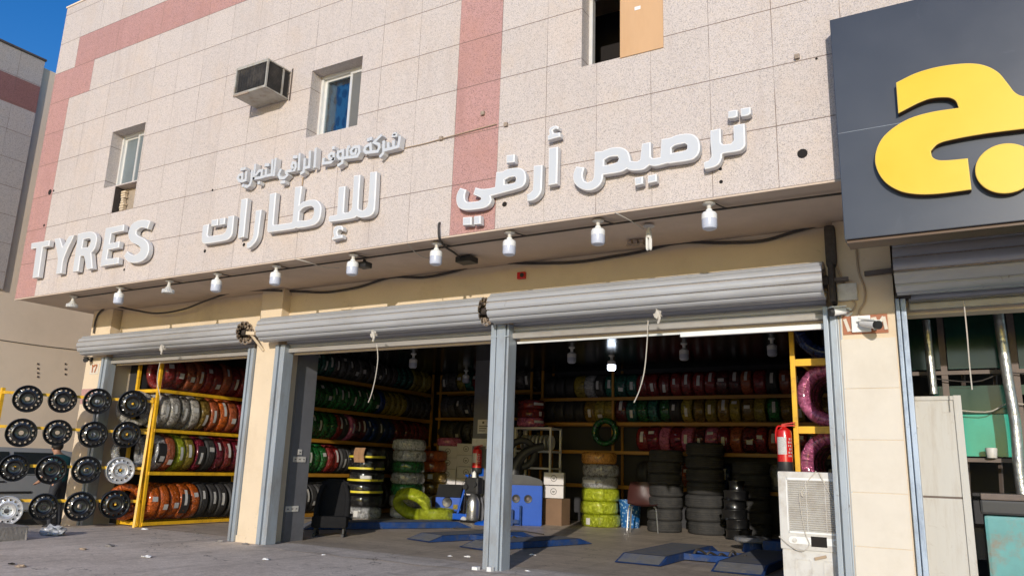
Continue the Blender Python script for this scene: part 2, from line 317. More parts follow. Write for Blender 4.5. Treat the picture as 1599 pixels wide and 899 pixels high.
def cyl(bm, p, q, r0, r1=None, n=14, cap=True, mi=0):
    p, q = Vector(p), Vector(q); r1 = r0 if r1 is None else r1
    d = (q-p).normalized(); s = d.orthogonal().normalized(); t = d.cross(s); rings = []
    for e, r in ((p, r0), (q, r1)): rings.append([bm.verts.new(e + (s*math.cos(6.28319*i/n) + t*math.sin(6.28319*i/n))*r) for i in range(n)])
    for i in range(n): bm.faces.new((rings[0][i], rings[0][(i+1) % n], rings[1][(i+1) % n], rings[1][i])).material_index = mi
    if cap: bm.faces.new(rings[0][::-1]).material_index = mi; bm.faces.new(rings[1]).material_index = mi
def smoothpath(pts, k=5):
    pts = [Vector(p) for p in pts]; out = []
    for i in range(len(pts)-1):
        p0, p1, p2, p3 = pts[max(i-1, 0)], pts[i], pts[i+1], pts[min(i+2, len(pts)-1)]
        for j in range(k):
            t = j/k; out.append(.5*((2*p1) + (p2-p0)*t + (2*p0-5*p1+4*p2-p3)*t*t + (3*p1-p0-3*p2+p3)*t**3))
    return out + [pts[-1]]
def tube(bm, pts, r, n=7, mi=0, smooth=True):
    pts = smoothpath(pts) if smooth else [Vector(p) for p in pts]; rings = []; s = None
    for i, p in enumerate(pts):
        d = (pts[min(i+1, len(pts)-1)] - pts[max(i-1, 0)]).normalized()
        s = d.orthogonal().normalized() if s is None else (s - d*s.dot(d)).normalized()
        t = d.cross(s); rr = r(i/(len(pts)-1)) if callable(r) else r
        rings.append([bm.verts.new(p + (s*math.cos(6.28319*k/n) + t*math.sin(6.28319*k/n))*rr) for k in range(n)])
    for a, b in zip(rings, rings[1:]):
        for k in range(n): bm.faces.new((a[k], a[(k+1) % n], b[(k+1) % n], b[k])).material_index = mi
    bm.faces.new(rings[0][::-1]).material_index = mi; bm.faces.new(rings[-1]).material_index = mi
def lathe(bm, prof, n=32, axis='z', c=(0, 0, 0), closed=False, mi=0, wob=None):
    """prof: (r, h) list revolved about axis"""
    c = Vector(c); rings = []
    for k, (r, h) in enumerate(prof):
        ring = []
        for i in range(n):
            a = 6.283185*i/n; rr = r*(1 + (wob(a, k) if wob else 0)); x, y = rr*math.cos(a), rr*math.sin(a)
            ring.append(bm.verts.new(c + Vector({'z': (x, y, h), 'y': (x, h, y), 'x': (h, x, y)}[axis])))
        rings.append(ring)
    pr = list(zip(rings, rings[1:])) + ([(rings[-1], rings[0])] if closed else [])
    for a, b in pr:
        for i in range(n): bm.faces.new((a[i], a[(i+1) % n], b[(i+1) % n], b[i])).material_index = mi
    return rings
def cap(bm, ring, mi=0): bm.faces.new(ring).material_index = mi
def quad(bm, ps, mi=0): f = bm.faces.new([bm.verts.new(Vector(p)) for p in ps]); f.material_index = mi; return f
def prism(bm, poly, axis, a, b, mi=0):
    """closed 2-D outline extruded along an axis between a and b"""
    def P(u, v, h): return Vector({'y': (u, h, v), 'x': (h, u, v), 'z': (u, v, h)}[axis])
    A = [bm.verts.new(P(u, v, a)) for u, v in poly]; B = [bm.verts.new(P(u, v, b)) for u, v in poly]; n = len(poly)
    bm.faces.new(A).material_index = mi; bm.faces.new(B[::-1]).material_index = mi
    for i in range(n): bm.faces.new((A[i], B[i], B[(i+1) % n], A[(i+1) % n])).material_index = mi
def copy_tree(o, parent=None):
    c = o.copy(); C.objects.link(c); c.parent = parent
    for ch in list(o.children): copy_tree(ch, c)
    return c
def outline_mesh(name, loops, y_front, y_back, mats, parent=None, rim=0., bevel=.004):
    """flat letter from closed (x,z) loops (outer + holes) extruded in Y"""
    cu = bpy.data.curves.new(name, 'CURVE'); cu.dimensions = '2D'; cu.fill_mode = 'BOTH'
    ym = (y_front+y_back)/2
    for lp in loops:
        s = cu.splines.new('POLY'); s.points.add(len(lp)-1); s.use_cyclic_u = True
        for p, (x, z) in zip(s.points, lp): p.co = (x, z, 0, 1)
    cu.extrude = abs(y_back-y_front)/2 - bevel; cu.bevel_depth = bevel; cu.bevel_resolution = 1; cu.offset = -bevel
    t = bpy.data.objects.new(name, cu); C.objects.link(t)
    bpy.context.view_layer.update()
    me = bpy.data.meshes.new_from_object(t.evaluated_get(bpy.context.evaluated_depsgraph_get()))
    bpy.data.objects.remove(t); bpy.data.curves.remove(cu)
    me.transform(Matrix(((1, 0, 0, 0), (0, 0, -1, ym), (0, 1, 0, 0), (0, 0, 0, 1))))
    me.materials.clear()
    for m in mats: me.materials.append(M[m])
    for f in me.polygons:
        f.material_index = 0 if f.normal.y < -.98 else (2 if f.normal.y < -.3 and len(mats) > 2 else 1); f.use_smooth = False
    return link(name, me, parent)
def round_loop(pts, k=4, amt=.32):
    """Chaikin-like rounding of an outline's corners"""
    for _ in range(2):
        out = []; n = len(pts)
        for i in range(n):
            p, q = Vector(pts[i]), Vector(pts[(i+1) % n]); L = (q-p).length
            a = min(amt, .25 if _ else amt); out += [tuple(p.lerp(q, a*.5)), tuple(p.lerp(q, 1-a*.5))]
        pts = out
    return pts

# ================================================================== GROUND
bm = nb()
def gz(x, y):
    t = min(1, max(0, (1.2-x)/2.2)); z = -.20*t*t*(3-2*t)
    t2 = min(1, max(0, (-1.0-y)/6)); return z - .06*t2
xs = [-400, -60, -20, -8, -5, -3.5] + [-2.5+.5*i for i in range(10)] + [2.6, 4, 6, 8, 10, 12, 14, 17, 22, 40, 400]
ys = [-400, -60, -25, -14, -10, -7, -5, -4, -3, -2, -1, 0, 1, 1.2, 2, 4, 8, 12, 20, 60, 400]
G = [[bm.verts.new((x, y, gz(x, y)-.004)) for y in ys] for x in xs]
for i in range(len(xs)-1):
    for j in range(len(ys)-1): bm.faces.new((G[i][j], G[i+1][j], G[i+1][j+1], G[i][j+1]))
structure(obj('ground', bm, 'ground', smooth=True))
bm = nb(); quad(bm, [(1.2, 1.62, .002), (17.5, 1.62, .002), (17.5, 10, .002), (1.2, 10, .002)])
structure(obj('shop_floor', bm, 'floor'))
bm = nb()
for i in range(40):                                   # ragged patched strip across the doorways
    x0, x1 = 5.15+.2*i, 5.35+.2*i; a = .96+.05*math.sin(i*1.3)+random.uniform(-.03, .03)
    if i: quad(bm, [(x0, pa, .0015), (x1, a, .0015), (x1, 1.62, .0015), (x0, 1.62, .0015)])
    pa = a
structure(obj('threshold_strip', bm, 'strip'))

# ================================================================== TYRE SHOP BUILDING
B = thing('tyre_shop_building', 'two storey tyre shop clad in pale granite with pink bands, its roller doors rolled up', 'building')
TOP = 9.24
WINS = [(2.10, 2.97, 5.345, 6.325), (6.57, 7.47, 5.345, 6.325), (10.62, 11.53, 5.37, 6.35)]
HOLE = (2.42, 2.97, 4.878, 5.325)
XR = 18.0
bm = nb()
us = sorted({round(.6*i, 4) for i in range(31)} | {a for w_ in WINS for a in w_[:2]} | {HOLE[0]})
vs_ = sorted({round(Z0+.6*i, 4) for i in range(10)} | {TOP} | {a for w_ in WINS for a in w_[2:]} | {HOLE[2], HOLE[3]})
def pinkcell(x, z):
    c, r = int(x//.6), int((z-Z0)//.6)
    return c == 15 and r < 7 or r == 7 and c >= 1 or r == 6 and c < 2 or r < 6 and c == 0
gv = {}
def gvert(x, z):
    k = (x, z)
    if k not in gv: gv[k] = bm.verts.new((x, 0, z))
    return gv[k]
for a, b in zip(us, us[1:]):
    for c, d in zip(vs_, vs_[1:]):
        x, z = (a+b)/2, (c+d)/2
        if any(w_[0] < x < w_[1] and w_[2] < z < w_[3] for w_ in WINS) or (HOLE[0] < x < HOLE[1] and HOLE[2] < z < HOLE[3]): continue
        bm.faces.new((gvert(a, c), gvert(b, c), gvert(b, d), gvert(a, d))).material_index = 1 if pinkcell(x, z) else 0
# reveals of the openings (18 cm deep), left flank and parapet of the upper storey
for (a, b, c, d) in WINS:
    if a < 3: c = HOLE[3]
    for p in ([(a, 0, c), (a, 0, d), (a, .27, d), (a, .27, c)], [(b, 0, c), (b, .27, c), (b, .27, d), (b, 0, d)], [(a, 0, d), (b, 0, d), (b, .27, d), (a, .27, d)], [(a, 0, c), (a, .27, c), (b, .27, c), (b, 0, c)]):
        quad(bm, p, 0)
quad(bm, [(0, 0, Z0), (0, 0, TOP), (0, 11, TOP), (0, 11, Z0)], 0)
quad(bm, [(XR, 0, Z0), (XR, 11, Z0), (XR, 11, TOP), (XR, 0, TOP)], 0)
obj('granite_cladding', bm, ['stone', 'pink'], B)
bm = nb(); box(bm, (-.02, -.015, TOP), (XR, .25, TOP+.03)); quad(bm, [(0, .25, TOP-.1), (XR, .25, TOP-.1), (XR, 11, TOP-.1), (0, 11, TOP-.1)]); obj('roof', bm, 'plaster_far', B)
bm = nb(); quad(bm, [(0, 11, 0), (XR, 11, 0), (XR, 11, TOP), (0, 11, TOP)]); obj('rear_wall', bm, 'plaster_far', B)
bm = nb(); box(bm, (.005, .005, Z0), (XR, 1.56, Z0+.02)); box(bm, (0, -.002, Z0-.018), (XR, .03, Z0-.001)); obj('soffit', bm, 'soffit', B)
bm = nb()
for a, b in ((.97, 4.70), (5.15, 12.87), (13.38, XR)): box(bm, (a, 1.36, 2.70), (b, 1.56, Z0-.002))
obj('lintel_wall', bm, 'plaster', B)
bm = nb(); box(bm, (.36, 1.2, -.25), (.93, 1.7, Z0-.003)); obj('corner_pillar', bm, 'plaster', B)
bm = nb(); box(bm, (4.70, 1.2, -.1), (5.15, 1.62, Z0-.003), bev=.012); box(bm, (4.69, 1.19, -.1), (5.16, 1.3, .09), bev=.01); obj('pillar', bm, 'plaster', B)
bm = nb(); box(bm, (12.87, 1.2, -.1), (13.38, 1.62, Z0-.003), bev=.01)
q = obj('pillar', bm, 'plaster', B)
bm = nb()
for z in (.55, 1.03, 1.51, 1.99, 2.47): box(bm, (12.885, 1.1945, z-.475), (13.365, 1.2, z), bev=.003)
obj('tile_facing', bm, 'cream', q)
bm = nb(); box(bm, (4.78, 1.62, 0), (5.20, 2.0, 3.4)); obj('grey_return_wall', bm, 'grey_paint', B)
for (y, z) in ((1.74, 1.235), (1.66, 1.13), (1.745, 1.13), (1.83, 1.13), (1.60, .42), (1.685, .42), (1.77, .42)):
    bm = nb(); box(bm, (5.2, y, z), (5.212, y+.08, z+.08), bev=.003); sock = obj('socket_plate', bm, 'white_dirty', B)
    bm = nb(); box(bm, (5.212, y+.026, z+.034), (5.214, y+.054, z+.046)); obj('socket_hole', bm, 'black', sock)
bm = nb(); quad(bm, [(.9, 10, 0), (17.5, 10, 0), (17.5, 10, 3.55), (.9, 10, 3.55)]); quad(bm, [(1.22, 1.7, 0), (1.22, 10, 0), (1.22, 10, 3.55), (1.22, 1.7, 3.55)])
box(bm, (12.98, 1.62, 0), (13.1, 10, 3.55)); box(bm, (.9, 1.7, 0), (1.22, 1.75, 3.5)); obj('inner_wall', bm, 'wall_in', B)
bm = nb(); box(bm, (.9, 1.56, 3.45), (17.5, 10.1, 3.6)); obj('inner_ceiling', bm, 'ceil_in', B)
bm = nb(); box(bm, (4.50, 7.6, 0), (4.98, 8.1, 3.45)); col_ = obj('column', bm, 'grey_paint', B)
bm = nb(); box(bm, (4.62, 7.592, 1.85), (4.93, 7.6, 2.15)); box(bm, (4.52, 7.55, 1.58), (4.9, 7.6, 1.74)); obj('notice_board', bm, 'white_dirty', col_)
bm = nb()
for i in range(3): box(bm, (4.66, 7.588, 2.0-.05*i), (4.88-.03*i, 7.591, 2.018-.05*i))
box(bm, (4.74, 7.588, 2.06), (4.79, 7.591, 2.11)); obj('notice_text', bm, 'ink', col_)
bm = nb(); box(bm, (4.70, 7.59, .95), (4.82, 7.6, 1.12)); obj('blue_sticker', bm, 'blue', col_)

# windows ---------------------------------------------------------------
def window(a, b, c, d, kind):
    bm = nb(); y0, y1 = .19, .265; t = .04
    for q in (((a, y0, c), (a+t, y1, d)), ((b-t, y0, c), (b, y1, d)), ((a+t, y0, d-t), (b-t, y1, d)), ((a+t, y0, c), (b-t, y1, c+t))): box(bm, *q, bev=.004)
    o = obj('window', bm, 'alu', B); mx = (a+b)/2 + (.09 if kind == 'curtain' else 0)
    def sash(x0, x1, y, m, nm):
        s = nb(); k = .04
        for q in (((x0, y, c+t), (x0+k, y+.03, d-t)), ((x1-k, y, c+t), (x1, y+.03, d-t)), ((x0+k, y, d-t-k), (x1-k, y+.03, d-t)), ((x0+k, y, c+t), (x1-k, y+.03, c+t+k))): box(s, *q, bev=.003)
        obj('sash', s, 'alu', o)
        s = nb(); box(s, (x0+k, y+.012, c+t+k), (x1-k, y+.018, d-t-k)); obj(nm, s, m, o)
    if kind == 'grey': sash(a+t, mx+.02, .232, 'glass_grey', 'pane'); sash(mx-.02, b-t, .198, 'glass_grey', 'pane')
    if kind == 'curtain': sash(a+t, mx+.02, .232, 'pane', 'pane'); sash(mx-.02, b-t, .198, 'mesh', 'fly_screen')
    if kind == 'open': sash(mx+.02, b-t, .198, 'pane', 'pane')
    bm = nb(); box(bm, (a-.4, .9, c-.4), (b+.2, .95, d+.2)); obj('room_darkness_board', bm, 'hole', o)  # near-black board standing in for the darkness of the unlit room
    return o
window(*WINS[0], 'grey'); W2 = window(*WINS[1], 'curtain'); W3 = window(*WINS[2], 'open')
# blue patterned curtain behind the middle window
m, ns, ls, b = _nodes('blue_curtain'); tc = ns.new('ShaderNodeTexCoord')
mp = N(ns, 'ShaderNodeMapping'); mp.inputs['Scale'].default_value = (1, 1, .6); mp.inputs['Rotation'].default_value = (0, .5, 0); ls.new(tc.outputs['Object'], mp.inputs[0])
v = N(ns, 'ShaderNodeTexVoronoi', inp={'Scale': 9.}); ls.new(mp.outputs[0], v.inputs['Vector'])
ls.new(ramp(ns, ls, v.outputs['Distance'], .40, (.004, .018, .08), .50, (.06, .20, .42)), b.inputs['Base Color']); b.inputs['Roughness'].default_value = .8; M['curtain'] = m
bm = nb(); n = 26
for i in range(n):
    x0, x1 = 6.2+.88*i/n, 6.2+.88*(i+1)/n; f = lambda x: .30+.012*math.sin(x*60)
    quad(bm, [(x0, f(x0), 5.36), (x1, f(x1), 5.36), (x1, f(x1), 6.3), (x0, f(x0), 6.3)])
obj('curtain', bm, 'curtain', W2, smooth=True)
bm = nb(); box(bm, (11.07, -.012, 5.355), (11.54, -.002, 6.36)); cb_ = obj('cardboard_sheet', bm, 'cardboard', W3)
bm = nb(); box(bm, (11.235, -.016, 5.86), (11.30, -.0125, 5.90)); obj('tape', bm, 'white_plastic', cb_)
# broken stone below the left window, boarded up
bm = nb(); box(bm, (HOLE[0]-.01, .16, HOLE[2]-.01), (HOLE[1]+.01, .2, HOLE[3]+.02)); o = obj('patched_opening', bm, 'stained', B)
bm = nb()
for (x0, x1, z) in ((HOLE[0], HOLE[0]+.003, None),): pass
for p in ([(HOLE[0], 0, HOLE[2]), (HOLE[0], 0, HOLE[3]), (HOLE[0], .16, HOLE[3]), (HOLE[0], .16, HOLE[2])], [(HOLE[1], 0, HOLE[2]), (HOLE[1], .16, HOLE[2]), (HOLE[1], .16, HOLE[3]), (HOLE[1], 0, HOLE[3])], [(HOLE[0], 0, HOLE[2]), (HOLE[0], .16, HOLE[2]), (HOLE[1], .16, HOLE[2]), (HOLE[1], 0, HOLE[2])]): quad(bm, p)
obj('opening_edge', bm, 'shutter_dark', o)
bm = nb()
for i in range(9):
    z = 4.9+.042*i; box(bm, (2.44+random.uniform(0, .03), .09, z), (2.52+random.uniform(0, .05), .15, z+.036), bev=.01)
obj('mortar_lumps', bm, 'plaster', o)
# anchor holes and rust plugs in the cladding
bm = nb()
for (px, py, r) in ((1253, 240, .045), (788, 319, .03), (1125, 264, .016), (1126, 284, .018), (320, 392, .025), (381, 382, .025), (78, 300, .05), (84, 298, .02), (69, 352, .025), (332, 297, .018), (1275, 92, .012), (407, 260, .016), (194, 421, .02)):
    bm = nb(); p = PY(px, py, 0); cyl(bm, (p.x, -.003, p.z), (p.x, .004, p.z), r, n=12); obj('anchor_hole', bm, 'hole', B)
bm = nb()
for (px, py) in ((690, 217), (755, 178), (791, 195.5), (1245, 90)):
    bm = nb(); p = PY(px, py, 0); box(bm, (p.x-.022, -.03, p.z-.022), (p.x+.022, .003, p.z+.022)); obj('rust_bracket', bm, 'shutter_edge', B)

# roller shutters -------------------------------------------------------
def shutter(xa, xb, ga, gb, zc, r, zbar, rail='rail', end=None, mtl='shutter'):
    bm = nb(); n = 11; per = 14
    ang = [6.283185*i/(n*per) for i in range(n*per)]
    def rad(i, base): k = i % per; return base + (-.024 if k == 0 else (-.016 if k == 1 else .009*math.sin(math.pi*(k-1)/(per-1))))
    yc = .985
    def shell(base, x0, x1, ph=0., mi=0):
        A, D = [], []
        for i, a in enumerate(ang):
            q = rad(i, base); y, z = yc+q*math.cos(a+ph), zc+q*math.sin(a+ph)
            A.append(bm.verts.new((x0, y, z))); D.append(bm.verts.new((x1, y, z)))
        for i in range(len(A)): bm.faces.new((A[i], D[i], D[(i+1) % len(A)], A[(i+1) % len(A)])).material_index = mi
        return A, D
    a1 = shell(r, xa, xb); k2 = r-.022; a2 = shell(k2, xa+.004, xb-.004, .1, 1)
    for u, v in zip(a1, a2):
        for i in range(len(u)): bm.faces.new((u[i], u[(i+1) % len(u)], v[(i+1) % len(v)], v[i])).material_index = 1
    a3 = shell(r-.05, xa+.02, xb-.02, .2, 1); a4 = shell(r-.068, xa+.03, xb-.03, .35, 1)
    for u, v in zip(a3, a4):
        for i in range(len(u)): bm.faces.new((u[i], u[(i+1) % len(u)], v[(i+1) % len(v)], v[i])).material_index = 1
    cyl(bm, (xa-.03, yc, zc), (xb+.03, yc, zc), .045, mi=2)
    o = obj('roller_shutter', bm, [mtl, 'shutter_edge', 'shutter_dark'], B, smooth=True)
    # hanging slats: shallow convex laths
    bm = nb(); z = zc+.05; yb = 1.275
    while z > zbar+.03:
        z1 = max(z-.075, zbar+.03); P = [(yb, z), (yb-.012, z-.015), (yb-.016, (z+z1)/2), (yb-.012, z1+.012), (yb+.004, z1+.003), (yb+.004, z1)]
        for (y0, z0), (y2, z2) in zip(P, P[1:]): quad(bm, [(ga, y0, z0), (gb, y0, z0), (gb, y2, z2), (ga, y2, z2)])
        z = z1
    obj('curtain', bm, mtl, o, smooth=False)
    bm = nb(); box(bm, (ga, 1.235, zbar-.035), (gb, 1.29, zbar+.03), bev=.012); obj('bottom_bar', bm, 'bar_metal', o)
    if end:
        bm = nb(); beam(bm, (xb-.12, yc, zc+.01), (xb+.2, 1.0, zc-.02), .04, .05); beam(bm, (xb+.1, 1.0, zc-.02), (xb+.2, 1.19, zc-.25), .03, .03); obj('axle_bracket', bm, 'plaster', o)
    return o
def guide(o, x0, x1, zt, m='rail', zb=0., y0=1.14, y1=1.34, lips=True):
    bm = nb(); x0, x1 = min(x0, x1), max(x0, x1); wd = x1-x0
    box(bm, (x0, y0, zb), (x0+wd*.38, y1, zt), bev=.005); box(bm, (x0+wd*.5, y0+.015, zb), (x1, y1-.002, zt), bev=.005); box(bm, (x0+wd*.36, y0+.06, zb), (x0+wd*.52, y1-.004, zt))
    return obj('guide_rail', bm, m, o)
shA = shutter(.64, 4.66, 1.02, 4.58, 2.985, .168, 2.725, end=True)
shB = shutter(5.07, 8.90, 5.26, 8.90, 3.0, .172, 2.725)
shC = shutter(9.02, 12.80, 9.14, 12.76, 3.025, .178, 2.725)
shD = shutter(13.42, 17.4, 13.5, 17.3, 3.07, .235, 2.76, mtl='shutter')
guide(shA, .90, 1.04, 2.80, zb=-.2); guide(shA, 4.58, 4.69, 2.78)
guide(shB, 5.16, 5.34, 2.80); guide(shC, 12.74, 12.86, 2.80); guide(shC, 12.88-.02, 12.92-.02, 2.8, y0=1.18)
guide(shD, 13.39, 13.475, 2.83, 'rail_blue', y0=1.15, y1=1.25)
bm = nb()                                             # the post shared by the two middle doors
box(bm, (8.895, 1.14, 0), (8.965, 1.34, 2.86), bev=.005); box(bm, (8.985, 1.13, 0), (9.105, 1.345, 2.86), bev=.006); box(bm, (8.96, 1.17, 0), (8.99, 1.33, 2.84)); box(bm, (9.118, 1.15, 0), (9.145, 1.34, 2.86), bev=.003); box(bm, (9.10, 1.18, 0), (9.12, 1.33, 2.84))
box(bm, (8.89, 1.134, 2.70), (9.15, 1.35, 2.715))
o = obj('door_post', bm, 'rail', B)
bm = nb(); box(bm, (8.83, 1.02, 0), (8.90, 1.09, .035), bev=.004); obj('floor_lug', bm, 'litter', o); bm = nb(); box(bm, (9.03, 1.02, 0), (9.085, 1.09, .05), bev=.004); obj('floor_lug', bm, 'litter', o)
bm = nb(); box(bm, (9.2, 1.33, 2.669), (12.75, 1.36, 2.72)); box(bm, (5.36, 1.33, 2.669), (8.88, 1.36, 2.72)); box(bm, (1.06, 1.33, 2.669), (4.57, 1.36, 2.72)); obj('lintel_trim', bm, 'plaster', B)
bm = nb(); box(bm, (9.16, 1.33, 2.64), (12.73, 1.35, 2.664)); obj('lintel_angle', bm, 'alu', B); bm = nb(); box(bm, (11.25, 1.27, 2.60), (12.72, 1.32, 2.65), bev=.004); obj('white_lintel_strip', bm, 'white_plastic', B)
# neighbouring unit behind the dark sign: brown stone above its shutter
bm = nb(); box(bm, (13.4, 1.34, 2.9), (17.5, 1.358, 3.6)); obj('brown_stone_band', bm, 'brown_stone', B)
bm = nb(); box(bm, (13.40, 1.10, 2.84), (13.52, 1.33, 3.6)); obj('shutter_side_box', bm, 'shutter_dark', B)
bm = nb(); box(bm, (12.80, 1.10, 3.2), (12.90, 1.35, 3.62), bev=.03); box(bm, (12.83, 1.0, 2.82), (12.875, 1.34, 3.22), bev=.01); obj('black_motor_cover', bm, 'shutter_dark', B)
bm = nb(); beam(bm, (12.80, 1.10, 3.05), (13.0, 1.12, 3.055), .035, .035); beam(bm, (13.14, 1.17, 3.10), (13.42, 1.16, 3.11), .04, .045); obj('steel_bracket', bm, 'frame_dark', B)
# house numbers
p17 = nb(); box(p17, (.52, 1.192, 2.515), (.77, 1.2, 2.70), bev=.003); plate = obj('number_plate', p17, 'cream', B)
def strokes(bm, ss, org, sx, sz, w_, y, mi=0):
    for k, s in enumerate(ss):
        for (a, b), (c, d) in zip(s, s[1:]): beam(bm, (org[0]+a*sx, y-.0005*k, org[1]+b*sz), (org[0]+c*sx, y-.0005*k, org[1]+d*sz), w_, .006, up=Vector((0, 1, 0)), mi=mi)
bm = nb(); strokes(bm, [[(.25, .9), (.25, .1)], [(.1, .9), (.25, .9)], [(.45, .9), (.9, .9)], [(.9, .9), (.65, .1)], [(.45, .9), (.45, .7)]], (.55, 2.53), .19, .16, .028, 1.189); obj('number', bm, 'brick_red', plate)
bm = nb(); box(bm, (.37, 1.193, 2.0), (.92, 1.2, 2.26)); obj('pink_tile', bm, 'pink', B)
bm = nb(); box(bm, (12.91, 1.190, 2.515), (13.31, 1.197, 2.70), bev=.003); plate = obj('number_plate', bm, 'brick_red', B)
bm = nb(); strokes(bm, [[(.03, .9), (.12, .1)], [(.2, .1), (.28, .9)], [(.28, .9), (.37, .1)], [(.37, .1), (.44, .6)], [(.68, .9), (.72, .1)], [(.72, .9), (.76, .4)], [(.82, .5), (.93, .9)], [(.93, .9), (.97, .1)]], (12.92, 2.53), .385, .155, .03, 1.186); obj('number', bm, 'cream', plate)

# ================================================================== NEIGHBOUR BUILDING ACROSS THE ALLEY
NB = thing('neighbour_building', 'granite clad building with a pink band across the alley at the far left', 'building')
bm = nb(); XG = -3.0; YE = 1.22
for i in range(0, 30):
    for k in range(0, 10):
        y1 = YE-.9*i; z0 = 9.53-.62*(k+1); z1 = z0+.62
        if z0 < 4.3: z0 = max(z0, 4.38)
        if z1 <= z0: continue
        pk = k == 1 and i >= 0 or k == 2 and i >= 1 or k > 2 and i == 99
        quad(bm, [(XG, y1-.9, z0), (XG, y1, z0), (XG, y1, z1), (XG, y1-.9, z1)], 1 if pk else 0)
quad(bm, [(XG, YE, 4.38), (XG-.4, YE, 4.38), (XG-.4, YE, 9.53), (XG, YE, 9.53)], 2)
quad(bm, [(XG, YE-27, 4.38), (XG-.4, YE-27, 4.38), (XG-.4, YE, 4.38), (XG, YE, 4.38)], 2)
quad(bm, [(XG, YE-27, 9.53), (XG, YE, 9.53), (XG-3, YE, 9.53), (XG-3, YE-27, 9.53)], 2)
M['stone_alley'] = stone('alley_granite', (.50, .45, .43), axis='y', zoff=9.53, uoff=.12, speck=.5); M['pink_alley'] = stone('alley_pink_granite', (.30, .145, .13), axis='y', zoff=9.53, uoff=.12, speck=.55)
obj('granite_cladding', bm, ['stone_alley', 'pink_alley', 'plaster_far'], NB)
bm = nb(); box(bm, (XG-.06, YE-27, 9.53), (XG+.03, YE+.02, 9.57)); obj('parapet_cap', bm, 'frame_dark', NB)
bm = nb(); box(bm, (XG-6, YE+.0, -.3), (XG-.055, 40, 9.40)); box(bm, (XG-6, YE-27, -.3), (XG-.055, YE-.002, 9.4)); obj('rendered_wall', bm, 'plaster_far', NB)
bm = nb()
for (px, ys_) in ((59, (568, 575, 582, 588)), (102, (568, 576, 584))):
    for yy in ys_:
        p = PX(px, yy, XG-.055); box(bm, (XG-.06, p.y-.018, p.z-.018), (XG-.045, p.y+.018, p.z+.018))
obj('wall_pegs', bm, 'frame_dark', NB)
bm = nb(); a, b = PX(-30, 526, XG-.045), PX(150, 549, XG-.045); tube(bm, [a, (a+b)/2-Vector((0, 0, .02)), b], .007, n=5); tag(obj('wall_cable', bm, 'cable'), 'thin dark cable running level along the beige wall across the alley', 'cable')

# ================================================================== SIGNS
def soften(pts, k=4, sharp=42):
    out = []; n = len(pts); P = [Vector(p) for p in pts]
    def corner(i):
        a, b = P[i]-P[i-1], P[(i+1) % n]-P[i]; return a.length < 1e-6 or b.length < 1e-6 or abs(a.angle(b)) > R(sharp)
    cs = [corner(i) for i in range(n)]
    for i in range(n):
        p1, p2 = P[i], P[(i+1) % n]; out.append(tuple(p1))
        if cs[i] and cs[(i+1) % n]: continue
        L = (p2-p1).length
        d1 = (p2-p1) if cs[i] else (p2-P[i-1]).normalized()*L; d2 = (p2-p1) if cs[(i+1) % n] else (P[(i+2) % n]-p1).normalized()*L
        for j in range(1, k):
            t = j/k; out.append(tuple((2*t**3-3*t*t+1)*p1 + (t**3-2*t*t+t)*d1 + (-2*t**3+3*t*t)*p2 + (t**3-t*t)*d2))
    return out
YF, YB_ = -.105, -.02
def zl(x0, y0, s, pts): return [(x0+a/s, y0+b/s) for a, b in pts]
def plane(pts, Y=YF): return [(PY(x, y, Y).x, PY(x, y, Y).z) for x, y in pts]
LM = ['letter', 'letter_side', 'letter_rim']
def letter(name, loops, parent, rnd=0): return outline_mesh(name, [soften(plane(l)) for l in loops], YF, YB_, LM, parent, bevel=.012)
ty = lambda p: zl(40, 330, 7.49, p)
S1 = thing('tyres_sign', 'white raised capital letters reading TYRES at the left end of the facade', 'sign', (PY(140, 390, 0).x, 0, 4.2))
def at0(o, p):
    o.parent = p; o.matrix_parent_inverse = Matrix.Translation(-Vector(p.location)); return o
for nm, lp in {'letter_t': [[(65,370),(280,335),(270,405),(195,420),(145,768),(75,780),(122,430),(58,442)]],
  'letter_y': [[(333,322),(397,308),(430,415),(505,288),(565,274),(440,550),(412,722),(350,735),(372,555)]],
  'letter_r': [[(610,262),(680,244),(740,235),(775,238),(805,252),(825,285),(828,330),(820,375),(808,420),(790,455),(762,485),(778,668),(710,680),(680,530),(665,520),(635,525),(610,700),(545,708)], [(672,330),(715,318),(745,318),(757,330),(752,375),(740,400),(720,415),(655,425)]],
  'letter_e': [[(935,195),(1148,152),(1140,228),(998,258),(978,372),(1095,348),(1085,425),(962,450),(945,555),(1085,535),(1080,610),(868,645)]],
  'letter_s': [[(1455,112),(1420,205),(1370,190),(1330,195),(1295,225),(1288,258),(1310,282),(1390,322),(1428,370),(1438,430),(1425,500),(1400,545),(1370,572),(1330,592),(1280,602),(1230,600),(1180,578),(1145,522),(1185,465),(1220,495),(1265,508),(1310,492),(1338,460),(1338,425),(1310,398),(1240,362),(1208,320),(1196,250),(1215,190),(1232,160),(1265,128),(1320,104),(1400,98)]]}.items():
    at0(letter('letter', [ty(l) for l in lp], None), S1)
S2 = thing('shop_name_sign', 'large white raised Arabic word for tyres beside the TYRES letters', 'sign', (PY(450, 360, 0).x, 0, 4.4))
a1 = lambda p: zl(300, 260, 6.42, p); a2 = lambda p: zl(440, 250, 6.424, p)
